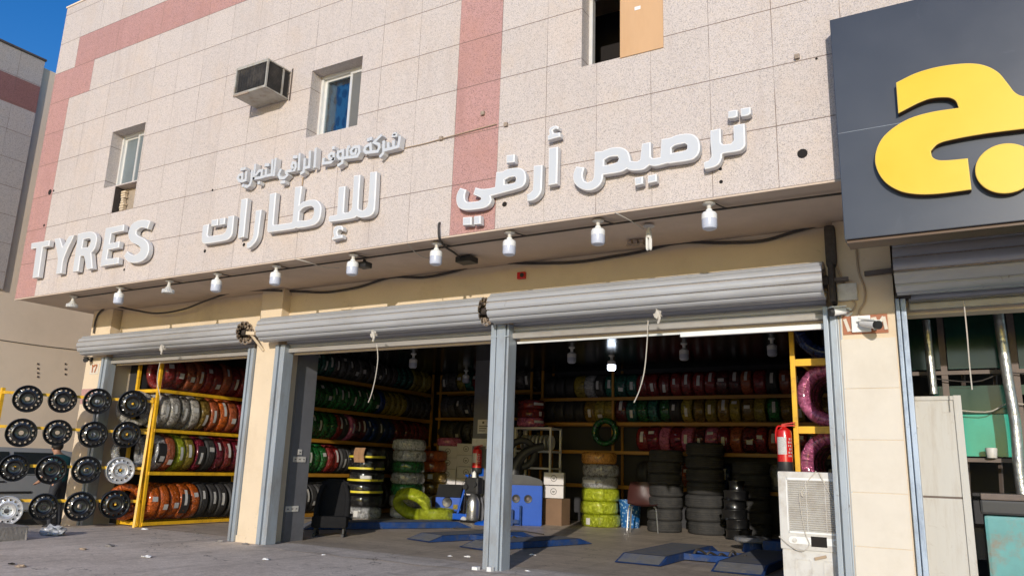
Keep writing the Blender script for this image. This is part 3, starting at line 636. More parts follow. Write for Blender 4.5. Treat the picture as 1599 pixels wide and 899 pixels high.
for lp in ([a1([(105,590),(165,572),(150,685),(158,698),(300,675),(330,655),(342,625),(358,498),(418,488),(403,640),(392,690),(365,725),(330,742),(125,775),(103,765),(93,735)])],
  [a1([(192,535),(258,522),(252,590),(187,600)])], [a1([(272,520),(328,510),(322,578),(268,588)])],
  [a1([(490,328),(553,315),(515,705),(455,720)])],
  [a1([(635,440),(693,430),(665,640),(655,700),(630,755),(590,800),(560,818),(540,815),(548,762),(575,750),(600,720),(612,660)])],
  [[(420.7,302.8),(430.8,300.2),(426.4,349.5),(427.2,351),(455,347.2),(456.3,344),(460.2,292),(471.1,290.2),(467.2,319.3),(473.5,314.6),(485.1,311.6),(493.7,312.3),(499.2,317.7),(501.3,324.7),(500.6,333),(499.2,340),(496,346.5),(488.3,352),(464.1,356.4),(461.5,355.5),(458,357.4),(418.5,363),(416.6,360.5)], [(467.2,330.2),(473.5,324.4),(485.1,321.8),(489.3,324.7),(489.3,334.1),(486.5,340.8),(482,343.2),(465.8,344.2)]],
  [a2([(567,270),(635,258),(618,520),(628,527),(665,519),(690,500),(700,470),(720,155),(785,145),(765,475),(772,492),(795,500),(830,494),(850,470),(862,420),(883,120),(950,112),(930,480),(915,530),(880,562),(800,578),(765,572),(748,562),(720,582),(480,620),(465,610),(470,562),(550,545)])],
  [a2([(512,715),(520,685),(540,662),(570,655),(600,660),(612,682),(605,708),(585,697),(562,702),(552,722),(560,752),(605,745),(603,780),(500,802),(498,778),(520,765)])]):
    at0(letter('letter', lp, None), S2)
S3 = thing('service_sign', 'large white raised Arabic words for wheel balancing near the dark panel, with dots', 'sign', (PY(940, 280, 0).x, 0, 4.4))
a3 = lambda p: zl(700, 240, 6.916, p); a4 = lambda p: zl(880, 160, 5.618, p); a5 = lambda p: zl(1030, 160, 6.42, p); a6 = lambda p: zl(680, 140, 3.075, p)
for lp in ([a3([(125,368),(192,388),(175,455),(180,500),(205,518),(320,508),(350,492),(345,472),(265,440),(290,362),(350,377),(430,372),(500,358),(515,195),(585,190),(620,170),(700,152),(770,152),(815,180),(835,230),(835,290),(810,345),(760,375),(560,430),(455,458),(462,500),(440,550),(400,580),(330,597),(190,610),(120,590),(90,545),(82,480),(95,420)]), a3([(605,285),(650,258),(715,247),(728,265),(722,300),(700,316),(605,328)])],
  [a3([(625,15),(715,5),(712,92),(622,102)])], [a3([(155,685),(248,678),(248,768),(153,772)])], [a3([(275,674),(345,665),(345,758),(273,765)])],
  [a3([(918,130),(1015,118),(1005,380),(990,430),(950,480),(900,506),(848,512),(845,440),(870,428),(905,400),(912,350)])],
  [a6([(543,280),(587,273),(583,452),(540,460)])],
  [a6([(537,222),(546,215),(542,195),(552,180),(572,172),(590,176),(588,190),(572,188),(562,196),(566,208),(597,204),(598,226),(537,243)])],
  [a4([(110,560),(182,568),(165,640),(178,685),(210,697),(250,683),(262,650),(270,430),(335,425),(400,400),(460,390),(520,397),(560,425),(580,470),(587,510),(640,515),(668,500),(685,360),(762,345),(765,475),(785,487),(845,478),(855,320)]) + [(1046.4,214.5),(1056.5,210.6),(1070.5,208.3),(1081.4,209.5),(1089.2,215.3),(1092.3,223.9),(1092.3,234.8),(1088.4,243.3),(1079.8,249.6),(1044,255.4),(1042.9,254.6)] + a4([(800,560),(750,552),(700,588),(620,598),(570,592),(555,583),(500,610),(345,636),(335,690),(300,740),(240,770),(180,768),(120,738),(85,690),(83,630),(95,590)]), a4([(355,505),(400,480),(470,472),(482,490),(472,518),(440,533),(355,550)]), a5([(118,455),(150,432),(250,410),(275,428),(272,465),(250,480),(120,505)])],
  [a4([(620,660),(695,645),(695,713),(625,730)])], [a4([(735,640),(815,625),(815,693),(737,710)])],
  [a5([(505,278),(610,258),(615,400),(640,418),(715,408),(738,380),(735,228),(850,208),(858,410),(845,450),(800,485),(640,512),(625,520),(620,560),(590,620),(540,650),(450,672),(442,640),(438,598),(490,580),(515,540),(505,400)])],
  [a5([(685,85),(780,70),(780,140),(745,155),(683,160)])], [a5([(808,60),(910,42),(912,110),(880,132),(812,142)])]):
    at0(letter('letter', lp, None), S3)
# small line of Arabic: strokes in the letter plane
S4 = thing('company_name_sign', 'small white raised Arabic company name under the middle window', 'sign', (PY(500, 270, 0).x, 0, 4.9))
b6 = lambda p: zl(360, 230, 11.236, p); b7 = lambda p: zl(490, 200, 10.66, p)
ST = [[b6([(200,470),(145,490),(122,540),(150,588),(215,592),(262,575),(275,440)]), b6([(205,470),(200,590)])],
 [b6([(375,425),(362,590),(335,660),(290,690)])], [b6([(430,315),(403,545)])],
 [b6([(405,548),(530,530),(605,505),(718,482),(735,235)]), b6([(450,480),(500,415),(552,405),(540,525)]), b6([(625,400),(618,500)])], [b6([(790,210),(757,485)])],
 [b6([(875,400),(842,480),(868,540),(940,540),(992,490),(972,432),(1010,420),(1120,398),(1142,350),(1138,282),(1090,268),(1068,330),(1092,372)])],
 [b6([(1210,130),(1193,385)])], [b6([(1300,215),(1290,360),(1278,430),(1240,455)]), b6([(1290,365),(1378,345),(1395,85)])], [b6([(1492,35),(1472,335)])],
 [b7([(160,520),(152,588),(280,570),(330,520),(330,430),(288,418),(248,460),(265,515),(320,515)])],
 [b7([(482,375),(402,398),(396,470),(425,508),(482,500)]), b7([(484,375),(483,500),(470,580),(412,615)]), b7([(484,505),(555,490),(560,350)])],
 [b7([(556,490),(720,470),(758,400),(752,308),(665,318),(612,378),(632,438),(688,430),(702,370)])],
 [b7([(938,265),(860,312),(838,370),(872,408),(950,400),(1060,388),(1088,330),(1080,270),(1000,238),(1110,130)]), b7([(940,265),(952,398)])],
 [b7([(1160,235),(1160,380),(1145,430),(1110,465)]), b7([(1160,372),(1240,352),(1330,332),(1405,308),(1430,160)]), b7([(1240,262),(1240,350)]), b7([(1330,230),(1330,330)])]]
def stroke_poly(pts, hw):
    pts = [Vector((PY(x, y, YF).x, PY(x, y, YF).z)) for x, y in pts]; L, Rr = [], []
    for i, p in enumerate(pts):
        d0 = (p-pts[i-1]).normalized() if i else (pts[1]-p).normalized(); d1 = (pts[i+1]-p).normalized() if i < len(pts)-1 else d0
        n0 = Vector((-d0.y, d0.x)); n1 = Vector((-d1.y, d1.x)); nn = (n0+n1); nn = nn.normalized() if nn.length > .2 else n0
        k = hw/max(.6, nn.dot(n0)); e = d0*(hw if i == len(pts)-1 else 0) - d1*(hw if i == 0 else 0)
        L.append(tuple(p+nn*k+e)); Rr.append(tuple(p-nn*k+e))
    return L, Rr
def stroke_letter(ss, hw=.0195):
    bm = nb()
    for k, s in enumerate(ss):
        L, Rr = stroke_poly(s, hw); y0 = YF-.0015*k; y1 = YB_+.001*k
        rows = [[bm.verts.new((l[0], y0, l[1])), bm.verts.new((r[0], y0, r[1])), bm.verts.new((r[0], y1, r[1])), bm.verts.new((l[0], y1, l[1]))] for l, r in zip(L, Rr)]
        for a, b in zip(rows, rows[1:]):
            for i in range(4): bm.faces.new((a[i], a[(i+1) % 4], b[(i+1) % 4], b[i])).material_index = 0 if i == 0 else 1
        for e in (rows[0], rows[-1]): bm.faces.new(e).material_index = 1
    return obj('letter', bm, LM)
for ss in ST: at0(stroke_letter(ss), S4)
bm = nb()
for x, y, k in [(*p, 1) for p in b6([(195,385),(240,372),(215,672),(258,682),(490,622),(615,312),(655,308),(1110,172),(1150,170),(895,612),(930,608)])] + [(*p, 1) for p in b7([(322,330),(575,318),(905,195),(940,180),(1322,125),(1360,120),(1342,100)])]:
    bm = nb(); p = PY(x, y, YF); box(bm, (p.x-.023, YF, p.z-.023), (p.x+.023, YB_, p.z+.023), bev=.005)
    for f in bm.faces: f.material_index = 0 if f.normal.y < -.8 else 1
    at0(obj('letter_dot', bm, LM), S4)
bm = nb(); a, b = PY(628, 232, -.012), PY(700, 214, -.012); tube(bm, [a, (a+b)/2-Vector((0, 0, .01)), b, PY(775, 194, -.012)], .006, n=5)
tag(obj('sign_cable', bm, 'cable_b'), 'thin brown cable running along the granite joint right of the small Arabic sign', 'cable')
bm = nb(); a = PY(473, 277, -.012); tube(bm, [a, PY(472, 290, -.012)], .01, n=5, smooth=False); tag(obj('sign_cable', bm, 'cable_b'), 'short brown cable between the small and the large Arabic sign', 'cable')

# dark sign with the yellow emblem ---------------------------------------
YS = -.22
SG = thing('dark_shop_sign', 'large charcoal sign box with a big yellow curved emblem over the right corner', 'sign', (13.13, 0, 3.06))
bm = nb(); box(bm, (13.135, YS, 3.066), (15.25, -.004, 5.085), bev=.006); box(bm, (15.256, YS, 3.066), (17.6, -.004, 5.085), bev=.006); o = obj('panel', bm, 'sign_panel'); at0(o, SG)
bm = nb(); box(bm, (13.15, YS+.03, 3.042), (17.6, .02, 3.064)); at0(obj('bottom_trim', bm, 'sign_brown'), SG)
bm = nb(); box(bm, (13.138, YS-.001, 4.003), (17.6, YS+.01, 4.0055)); at0(obj('panel_seam', bm, 'rail'), SG)
sg = lambda p: zl(1180, 0, 2.248, p)
YL = YS-.07
E1 = [(492,290),(560,257),(640,234),(740,222),(800,228),(850,252),(885,292),(912,325),(942,337),(1010,330),(1060,322),(1100,312),(1125,400),(1110,430),(1040,440),(942,452),(800,470),(690,490),(640,505),(615,530),(622,552),(650,562),(745,555),(758,665),(640,680),(560,681),(500,668),(450,635),(422,585),(420,540),(440,490),(480,450),(540,415),(620,392),(712,378),(700,353),(670,342),(600,350),(500,398)]
pl = [(PY(*q, YL).x, PY(*q, YL).z) for q in sg(E1)]
at0(outline_mesh('emblem', [soften(pl, 5, 50)], YL, YS+.002, ['sign_yellow', 'sign_brown', 'sign_rim'], bevel=.008), SG)
c0 = PY(*sg([(878, 590)])[0], YL); e0 = PY(*sg([(770, 592)])[0], YL); rr_ = (c0-e0).length
at0(outline_mesh('emblem_dot', [[(c0.x+rr_*math.cos(a*.1309), c0.z+rr_*math.sin(a*.1309)) for a in range(48)]], YL, YS+.002, ['sign_yellow', 'sign_brown', 'sign_rim'], bevel=.008), SG)

# ================================================================== SOFFIT LAMPS, CABLES, CAMERAS
def lamp(px, py, kind, where):
    p = PZ(px, py, Z0-.019)
    t = thing('soffit_lamp', f'{where}', 'lamp', (p.x, p.y, Z0-.019), 0, 'lamps in a row under the soffit')
    bm = nb(); lathe(bm, [(.0, 0), (.058, 0), (.062, -.012), (.045, -.022), (.022, -.028), (.020, -.07), (.0, -.07)], 18); obj('lamp_holder', bm, 'white_dirty', t, True)
    if kind == 'T':
        bm = nb(); lathe(bm, [(.0, -.06), (.028, -.065), (.034, -.085), (.062, -.098), (.072, -.115), (.073, -.165), (.0, -.165)], 22); obj('lamp_body', bm, 'white_plastic', t, True)
        bm = nb(); lathe(bm, [(.0, -.164), (.0715, -.165), (.0715, -.235), (.064, -.256), (.04, -.268), (.0, -.27)], 22); obj('diffuser', bm, 'diffuser', t, True)
    elif kind == 'F':
        bm = nb(); lathe(bm, [(.0, -.06), (.026, -.065), (.03, -.09), (.06, -.13), (.078, -.14), (.08, -.19), (.0, -.19)], 22); obj('lamp_body', bm, 'white_dirty', t, True)
        bm = nb()
        for i in range(22): a = 6.2832*i/22; box(bm, (.081*math.cos(a)-.005, .081*math.sin(a)-.005, -.188), (.081*math.cos(a)+.005, .081*math.sin(a)+.005, -.14))
        obj('cooling_fin', bm, 'letter_side', t)
    else:
        bm = nb(); lathe(bm, [(.0, -.06), (.03, -.062), (.034, -.12), (.03, -.14), (.0, -.14)], 16); obj('lamp_body', bm, 'white_dirty', t, True)
        for s in (-1, 1):
            bm = nb(); tube(bm, [(s*.018, .014, -.13), (s*.018, .014, -.24), (s*.016, 0, -.262), (s*.018, -.014, -.24), (s*.018, -.014, -.13)], .011, n=8); obj('lamp_tube', bm, 'white_plastic', t, True)
    return t
M['diffuser'] = mat('milky_diffuser', (.52, .55, .64), .3, var=.02)
LP = [(115, 462, 'F', 'flat white finned lamp at the far left end of the soffit'), (188, 448.5, 'T', 'white cylinder lamp under the letter R, between two finned lamps'),
 (265, 438, 'F', 'flat white finned lamp under the soffit just right of the TYRES letters'), (340, 427, 'T', 'white cylinder lamp under the left end of the large Arabic word'),
 (432, 415, 'T', 'white cylinder lamp under the middle of the large Arabic word above the pillar'), (552, 397.5, 'T', 'white cylinder lamp beside the small black floodlight'),
 (682, 379.5, 'T', 'white cylinder lamp just left of the pink stone column, beside the black cable'), (796, 362.5, 'T', 'white cylinder lamp just right of the pink stone column'),
 (934, 344, 'T', 'white cylinder lamp under the middle of the wheel balancing sign'), (1107, 317, 'T', 'white cylinder lamp nearest the dark sign box, last of the row'), (1013, 352, 'C', 'small bare twin tube lamp hanging beside a rusty bracket')]
for a in LP: lamp(*a)
bm = nb(); pts = [PZ(px, py+1.5, Z0-.03) for px, py, k, _ in LP[:10]]
tube(bm, [Vector((p.x, .27, Z0-.03)) for p in pts] + [Vector((14.45, .3, Z0-.04))], .011, n=6)
for p in pts: tube(bm, [Vector((p.x+.16, .27, Z0-.03)), Vector((p.x+.1, .23, Z0-.03)), Vector((p.x+.05, p.y, Z0-.025))], .007, n=5)
tag(obj('lamp_cable', bm, 'cable'), 'dark cable strung along the soffit from lamp to lamp', 'cable')
# cable bundle sagging along the lower wall
def wall_cable(name, pix, Y, r, m, label, n=6):
    bm = nb(); tube(bm, [PY(x, y, Y) for x, y in pix], r, n=n); return tag(obj(name, bm, m, smooth=True), label, 'cable')
wall_cable('wall_cable', [(146, 520), (150, 498), (158, 485), (175, 478), (210, 484), (245, 489), (285, 483), (320, 470), (360, 457), (400, 453), (440, 454)], 1.17, .016, 'cable', 'dark cable bundle sagging from the corner pillar above the left roller door')
wall_cable('wall_cable', [(440, 454), (470, 455), (510, 456), (560, 448), (610, 433), (660, 433), (700, 426), (760, 411), (830, 411), (900, 409), (960, 400), (1000, 393), (1060, 379), (1130, 379), (1190, 376), (1240, 362), (1290, 349), (1320, 344)], 1.325, .017, 'cable', 'thick dark cable bundle along the wall above the middle and right roller doors')
wall_cable('wall_cable', [(148, 518), (153, 500), (165, 486), (200, 481), (260, 470), (330, 455), (400, 446), (500, 440), (600, 425), (700, 413), (800, 400), (900, 391)], 1.34, .008, 'cable', 'thin dark wire running straight under the back edge of the soffit')
bm = nb(); tube(bm, [PY(*p, 1.345) for p in ((495, 380+85/5), (500, 470))], .004, n=4); bm.free()
# hanging strings of the shutters
for (pix, Y, lab) in (([(588, 537), (590, 560), (586, 590), (580, 615), (575, 628)], 1.1, 'pale pull cord hanging from the middle roller door'), ([(1012, 500), (1010, 540), (1006, 580), (998, 610), (990, 628)], 1.1, 'pale pull cord hanging from the right roller door'), ([(250, 565), (246, 585), (246, 600), (250, 618)], 1.1, 'pale pull cord hanging from the left roller door'), ([(1505, 470), (1510, 520), (1514, 570), (1518, 608)], 1.15, 'pale pull cord hanging from the shutter below the dark sign')):
    bm = nb(); tube(bm, [PY(x, y, Y) for x, y in pix], .006, n=5); tag(obj('pull_cord', bm, 'cable_w', smooth=True), lab, 'cord', 'pull cords of the roller doors')
for (px, py, lab) in ((584, 521, 'pale rag knot tied on the middle roller door'), (1028, 490, 'pale rag knot tied on the right roller door'), (254, 543, 'pale rag knot tied on the left roller door')):
    p = PY(px, py, 1.0-.215); p = PY(px, py, .97) if False else p; bm = nb(); bmesh.ops.create_icosphere(bm, subdivisions=2, radius=.04)
    for v in bm.verts: v.co *= 1+.4*math.sin(v.co.x*130+v.co.z*90); v.co.z *= 1.3
    tube(bm, [(0, 0, 0), (.02, -.02, -.05), (.0, -.01, -.10)], .014); tag(obj('rag_knot', bm, 'cable_w', smooth=True, loc=p), lab, 'rag', 'rag knots on the roller doors')
for pix, lab in (([(460, 404), (480, 409), (505, 417), (530, 418)], 'thin pale wire drooping under the soffit left of the black floodlight'), ([(636, 379), (646, 392), (660, 401), (674, 404)], 'thin pale wire drooping under the soffit left of the black cable'), ([(960, 332), (985, 345), (1005, 358)], 'thin pale wire running across the soffit to the twin tube lamp')):
    bm = nb(); tube(bm, [PZ(x, y, Z0-.03-.03*(0 < k < len(pix)-1)) for k, (x, y) in enumerate(pix)], .006, n=5); tag(obj('soffit_wire', bm, 'cable_w', smooth=True), lab, 'wire')
# junction box + floodlight + bell + bracket on the soffit and wall
p = PZ(729, 402, Z0-.02); bm = nb(); box(bm, (p.x-.11, p.y-.09, Z0-.09), (p.x+.11, p.y+.09, Z0-.02), bev=.008); t = tag(obj('junction_box', bm, 'black'), 'black junction box on the soffit fed by the cable from the granite', 'junction box')
bm = nb(); tube(bm, [PY(687, 348, .0), PY(685, 352, -.04), PY(686, 372, -.03), PZ(695, 385, Z0-.03), PZ(710, 395, Z0-.03), Vector((p.x-.06, p.y, Z0-.05))], .013); tag(obj('feed_cable', bm, 'cable', smooth=True), 'black cable leaving the granite left of the pink column and bending under the soffit', 'cable')
p = PZ(566, 411, Z0-.06); bm = nb(); box(bm, (p.x-.02, p.y-.08, Z0-.13), (p.x+.12, p.y+.05, Z0-.06), bev=.008); box(bm, (p.x+.03, p.y-.03, Z0-.06), (p.x+.06, p.y+.0, Z0-.018)); t = tag(obj('floodlight', bm, 'black'), 'small black floodlight on the soffit beside a white lamp', 'floodlight')
p = PZ(1000, 376, Z0-.02); bm = nb()
for k in range(3): box(bm, (p.x-.13+.07*k, p.y-.06, Z0-.05-.012*k), (p.x-.09+.07*k, p.y+.04, Z0-.02))
box(bm, (p.x-.16, p.y-.02, Z0-.065), (p.x+.06, p.y+.01, Z0-.045)); tag(obj('rusty_bracket', bm, 'shutter_edge'), 'small rusty bracket on the soffit beside the twin tube lamp', 'bracket')
p = PY(816, 431, 1.36); t = thing('alarm_bell', 'small red alarm box on the beige wall above the door post', 'alarm', p); bm = nb(); box(bm, (-.055, -.05, -.045), (.055, -.002, .045), bev=.01); obj('bell_case', bm, 'red', t); bm = nb(); cyl(bm, (.02, -.06, 0), (.02, -.05, 0), .028); obj('bell_face', bm, 'black', t)
# cameras at the right pillar
def cctv(px, py, Y, aim, label, L=.2, plate=True, m='white_plastic'):
    p = PY(px, py, Y); t = thing('security_camera', label, 'camera', p, 0, 'security cameras'); a = Vector(aim).normalized()
    bm = nb()
    if plate: box(bm, (-.085, -.03, -.08), (.085, -.001, .08), bev=.008)
    else: cyl(bm, (0, -.015, 0), (0, -.001, 0), .045, n=18)
    obj('mount', bm, m, t); bm = nb(); cyl(bm, (0, -.02, 0), Vector((0, -.06, 0))+a*.03, .025, n=12); cyl(bm, Vector((0, -.06, 0)), Vector((0, -.07, 0))+a*.05, .022, n=12); obj('joint', bm, 'chrome', t, True)
    s = Vector((0, -.07, .0))+a*.02; bm = nb(); cyl(bm, s, s+a*L, .032, .042, n=18); beam(bm, s+Vector((0, 0, .042)), s+a*(L+.03)+Vector((0, 0, .044)), .085, .012); obj('camera_body', bm, m, t, True)
    bm = nb(); cyl(bm, s+a*L, s+a*(L+.035), .043, .040, n=18); obj('lens', bm, 'black', t, True)
    return t
cctv(1345, 506, 1.19, (.62, -.62, -.22), 'white security camera with black lens beside the right number plate')
cctv(1324, 487, 1.2, (-.8, -.5, -.12), 'small white security camera below the grey box on the right pillar', .12, False)
cctv(143, 561, 1.2, (.6, -.7, -.3), 'small black security camera above number 17 on the corner pillar', .06, False, 'black')
p = PY(1324, 457, 1.2); bm = nb(); box(bm, (p.x-.09, 1.14, p.z-.085), (p.x+.09, 1.199, p.z+.085), bev=.01)
for sx in (-1, 1):
    for sz in (-1, 1): cyl(bm, (p.x+sx*.07, 1.136, p.z+sz*.065), (p.x+sx*.07, 1.142, p.z+sz*.065), .01, n=8)
tag(obj('electrical_box', bm, 'white_dirty'), 'square grey electrical box on the right pillar', 'electrical box')
wall_cable('pillar_cable', [(1303, 400), (1310, 425), (1318, 440), (1322, 450)], 1.17, .012, 'cable_b', 'short brown cable entering the top of the grey box')
wall_cable('pillar_cable', [(1328, 467), (1336, 474), (1332, 484), (1326, 487)], 1.18, .01, 'cable_b', 'short looped cable from the grey box to the small camera')
wall_cable('pillar_cable', [(1336, 377), (1338, 400), (1341, 425), (1350, 450), (1350, 470), (1342, 485), (1341, 496)], 1.185, .011, 'cable_b', 'long beige cable wavering down the pillar to the camera with a square mount')

# window air conditioner ---------------------------------------------------
t = thing('window_air_conditioner', 'boxy window air conditioner with dusty grilles jutting from the granite', 'air conditioner', (5.80, 0, 6.10))
AX0, AX1, AZ0, AZ1, AY = 5.545, 6.165, 5.99, 6.415, -.42
def ac(o): return at0(o, t)
bm = nb(); k = .018
box(bm, (AX0, AY, AZ0), (AX1, .1, AZ0+.02), bev=.004); box(bm, (AX0, AY, AZ1-.02), (AX1, .1, AZ1), bev=.004)
for x in (AX0, AX1-k): box(bm, (x, AY, AZ0+.02), (x+k, AY+k*1.6, AZ1-.02), bev=.003); box(bm, (x, AY+.28, AZ0+.02), (x+k*.7, AY+.31, AZ1-.02)); box(bm, (x, .05, AZ0+.02), (x+k*.7, .1, AZ1-.02))
box(bm, (AX0+k, AY+.002, AZ1-.04), (AX1-k, AY+.03, AZ1-.02)); box(bm, (AX0+k, AY+.002, AZ0+.02), (AX1-k, AY+.03, AZ0+.035))
ac(obj('casing', bm, 'ac_casing'))
bm = nb(); box(bm, (AX0+.035, AY+.03, AZ0+.03), (AX1-.035, .09, AZ1-.03)); ac(obj('core', bm, 'black'))
bm = nb(); z = AZ0+.04
while z < AZ1-.045: box(bm, (AX0+k, AY+.018, z), (AX1-k, AY+.024, z+.006)); z += .0125
x = AX0+.05
while x < AX1-.05: box(bm, (x, AY+.014, AZ0+.03), (x+.004, AY+.019, AZ1-.04)); x += .05
ac(obj('condenser_grille', bm, 'dusty_grille'))
bm = nb(); z = AZ0+.03
while z < AZ1-.04:
    box(bm, (AX1-.012, AY+.05, z), (AX1-.006, AY+.28, z+.008)); box(bm, (AX1-.012, AY+.31, z), (AX1-.006, .05, z+.008)); z += .02
ac(obj('side_louvre', bm, 'dusty_grille'))
bm = nb(); box(bm, (AX0, AY-.002, AZ0-.012), (AX0+.3, AY+.02, AZ0+.016)); ac(obj('rust_edge', bm, 'shutter_edge'))
bm = nb(); box(bm, (AX0-.12, -.002, AZ0-.05), (AX0-.11, 0.004, AZ1+.03)); box(bm, (AX1+.01, -.003, AZ0-.02), (AX1+.04, .006, AZ1+.04)); ac(obj('wall_surround', bm, 'frame_dark'))

# ================================================================== TYRES
TR, TW = .32, .20
def tyre_mesh(name, m, wrapped=True, r=TR, wd=TW, tread=False):
    bm = nb(); h = wd/2; ri = r*.60
    prof = [(ri, -h*.62), (ri+.012, -h*.80), (r*.74, -h*1.02), (r*.86, -h*1.04), (r*.95, -h*.88), (r*.985, -h*.70)]
    if tread: mid = [(r, -h*.62), (r, -h*.40), (r*.972, -h*.37), (r*.972, -h*.29), (r*1.003, -h*.26), (r*1.003, -h*.06), (r*.974, -h*.03), (r*.974, h*.03), (r*1.003, h*.06), (r*1.003, h*.26), (r*.972, h*.29), (r*.972, h*.37), (r, h*.40), (r, h*.62)]
    else: mid = [(r, -h*.45), (r*1.004, 0), (r, h*.45)]
    prof = prof + mid + [(a, -b) for a, b in prof[::-1]]
    if wrapped: wob = lambda a, k: .010*math.sin(9*a+k*.7)+.006*math.sin(23*a-k)
    else: wob = (lambda a, k: (-.010 if int(a*60/6.2832) % 2 and 5 < k < len(prof)-6 else 0)) if tread else None
    lathe(bm, prof, 60 if tread else 44, 'y', closed=True, wob=wob)
    me = bpy.data.meshes.new(name); bmesh.ops.recalc_face_normals(bm, faces=bm.faces[:]); bm.to_mesh(me); bm.free(); me.materials.append(m)
    me.polygons.foreach_set('use_smooth', [True]*len(me.polygons)); me.set_sharp_from_angle(angle=R(40)); return me
def label_mesh(a0, a1, y0, y1, r=TR+.006, m='paper'):
    bm = nb(); n = 7; A = []
    for i in range(n+1):
        a = a0+(a1-a0)*i/n; A.append((bm.verts.new((r*math.cos(a), y0, r*math.sin(a))), bm.verts.new((r*math.cos(a), y1, r*math.sin(a)))))
    for p, q in zip(A, A[1:]): bm.faces.new((p[0], q[0], q[1], p[1]))
    me = bpy.data.meshes.new('paper_label'); bm.to_mesh(me); bm.free(); me.materials.append(M[m]); return me
FC = {'green': (.02, .26, .05), 'lime': (.52, .60, .02), 'red': (.42, .025, .025), 'dark red': (.20, .014, .016), 'orange': (.75, .15, .012), 'gold': (.55, .34, .05), 'white': (.50, .47, .42),
      'silver': (.66, .66, .66), 'amber': (.75, .34, .06), 'glossy black': (.03, .03, .032), 'pink': (.85, .22, .42), 'crimson': (.40, .02, .06), 'blue': (.015, .07, .34), 'grey': (.14, .13, .125), 'yellow': (.60, .46, .05), 'rust orange': (.45, .10, .03), 'teal': (.02, .22, .16)}
for k_, c_ in FC.items():
    c_ = tuple(x*(.8 if k_ in ('orange', 'white', 'rust orange', 'lime', 'amber', 'silver', 'pink') else .55) for x in c_); fo = k_ in ('glossy black', 'gold', 'silver', 'pink', 'crimson', 'lime', 'blue')
    M['film_'+k_] = foil(k_.replace(' ', '_')+'_film', c_, .16 if fo else .24, .35 if fo else .1, 1.0 if fo else .8, .12 if k_ in ('green', 'teal') else (.6 if k_ == 'lime' else .3))
ME = {k_: tyre_mesh('wrapped_tyre', M['film_'+k_]) for k_ in FC}
ME['black'] = tyre_mesh('tyre', M['rubber'], False, tread=True)
ME['worn black'] = tyre_mesh('used_tyre', M['rubber_old'], False, r=.335, wd=.215, tread=True)
LBL = [label_mesh(-.1, .75, -.02, .035), label_mesh(-.35, .35, -.04, .015), label_mesh(-.55, .1, -.02, .035), label_mesh(.05, .52, -.045, .005), label_mesh(.2, .45, -.06, .04), label_mesh(-.5, -.2, -.03, .06)]
BLK = label_mesh(-.6, .5, -.085, .085, TR+.005, 'rubber')
ORD = 'first second third fourth fifth sixth seventh eighth ninth tenth eleventh twelfth thirteenth fourteenth fifteenth sixteenth seventeenth eighteenth nineteenth twentieth twenty-first twenty-second twenty-third twenty-fourth twenty-fifth twenty-sixth twenty-seventh twenty-eighth twenty-ninth thirtieth'.split()
def tyre(col, loc, rz=0., lying=False, label='', group=None, paper=True, sc=1., roll=None, tilt=0., black=False, fat=1.):
    o = bpy.data.objects.new('used_tyre' if col == 'worn black' else ('tyre' if col == 'black' else 'wrapped_tyre'), ME[col]); C.objects.link(o)
    if not lying: sc *= random.uniform(.965, 1.015); tilt += random.uniform(-.06, .06); rz += random.uniform(-.07, .07)
    o.location = loc; o.scale = (sc, sc*fat*random.uniform(.88, 1.08), sc)
    ro = random.uniform(-.2, .2) if roll is None else roll
    if lying: o.rotation_euler = (R(90)+tilt, 0, 0); o.matrix_world = Matrix.Translation(loc) @ Matrix.Rotation(rz, 4, 'Z') @ Matrix.Rotation(R(90)+tilt, 4, 'X') @ Matrix.Rotation(ro, 4, 'Y') @ Matrix.Diagonal((sc, sc, sc, 1))
    else: o.matrix_world = Matrix.Translation(loc) @ Matrix.Rotation(rz, 4, 'Z') @ Matrix.Rotation(tilt, 4, 'X') @ Matrix.Rotation(ro, 4, 'Y') @ Matrix.Diagonal((*o.scale, 1))
    tag(o, label, 'tyre', group)
    if paper: link('paper_label', random.choice(LBL), o)
    if black: link('bare_tread', BLK, o)
    return o
wl = lambda c: 'bare black' if c == 'black' else f'{c} wrapped'

# yellow rack in the left doorway ------------------------------------------
def rack(label, x0, x1, ya, yb, zs, ztop, ups, m='yellow', beamh=.055, name='tyre_rack', cat='rack', front='x'):
    """shelving along Y whose front is at x1 (front='x'), or along X whose front is at y = ya (front='y')"""
    t = thing(name, label, cat, ((x0+x1)/2, (ya+yb)/2, 0)); 
    for u in ups:
        for e in ((x0, x1) if front == 'x' else (ya, yb)):
            bm = nb(); q = (e, u) if front == 'x' else (u, e); box(bm, (q[0]-.025, q[1]-.025, 0), (q[0]+.025, q[1]+.025, ztop), bev=.003); at0(obj('upright', bm, m), t)
    for z in zs:
        bm = nb()
        if front == 'x':
            for e in (x0+.1, x1+.027): box(bm, (e-.02, ya, z-beamh), (e+.02, yb, z), bev=.003)
            for u in (ya, yb): box(bm, (x0, u-.02, z-beamh), (x1, u+.02, z-.002))
        else:
            for e in (ya-.027, yb-.1): box(bm, (x0, e-.02, z-beamh), (x1, e+.02, z), bev=.003)
        at0(obj('shelf_beam', bm, m), t)
    return t
XA = 1.66
rack('bright yellow steel tyre rack standing in the left doorway behind the wheel display', 1.34, 1.93, 1.60, 3.95, (.075, .89, 1.60, 2.27), 2.95, (1.60, 3.9))
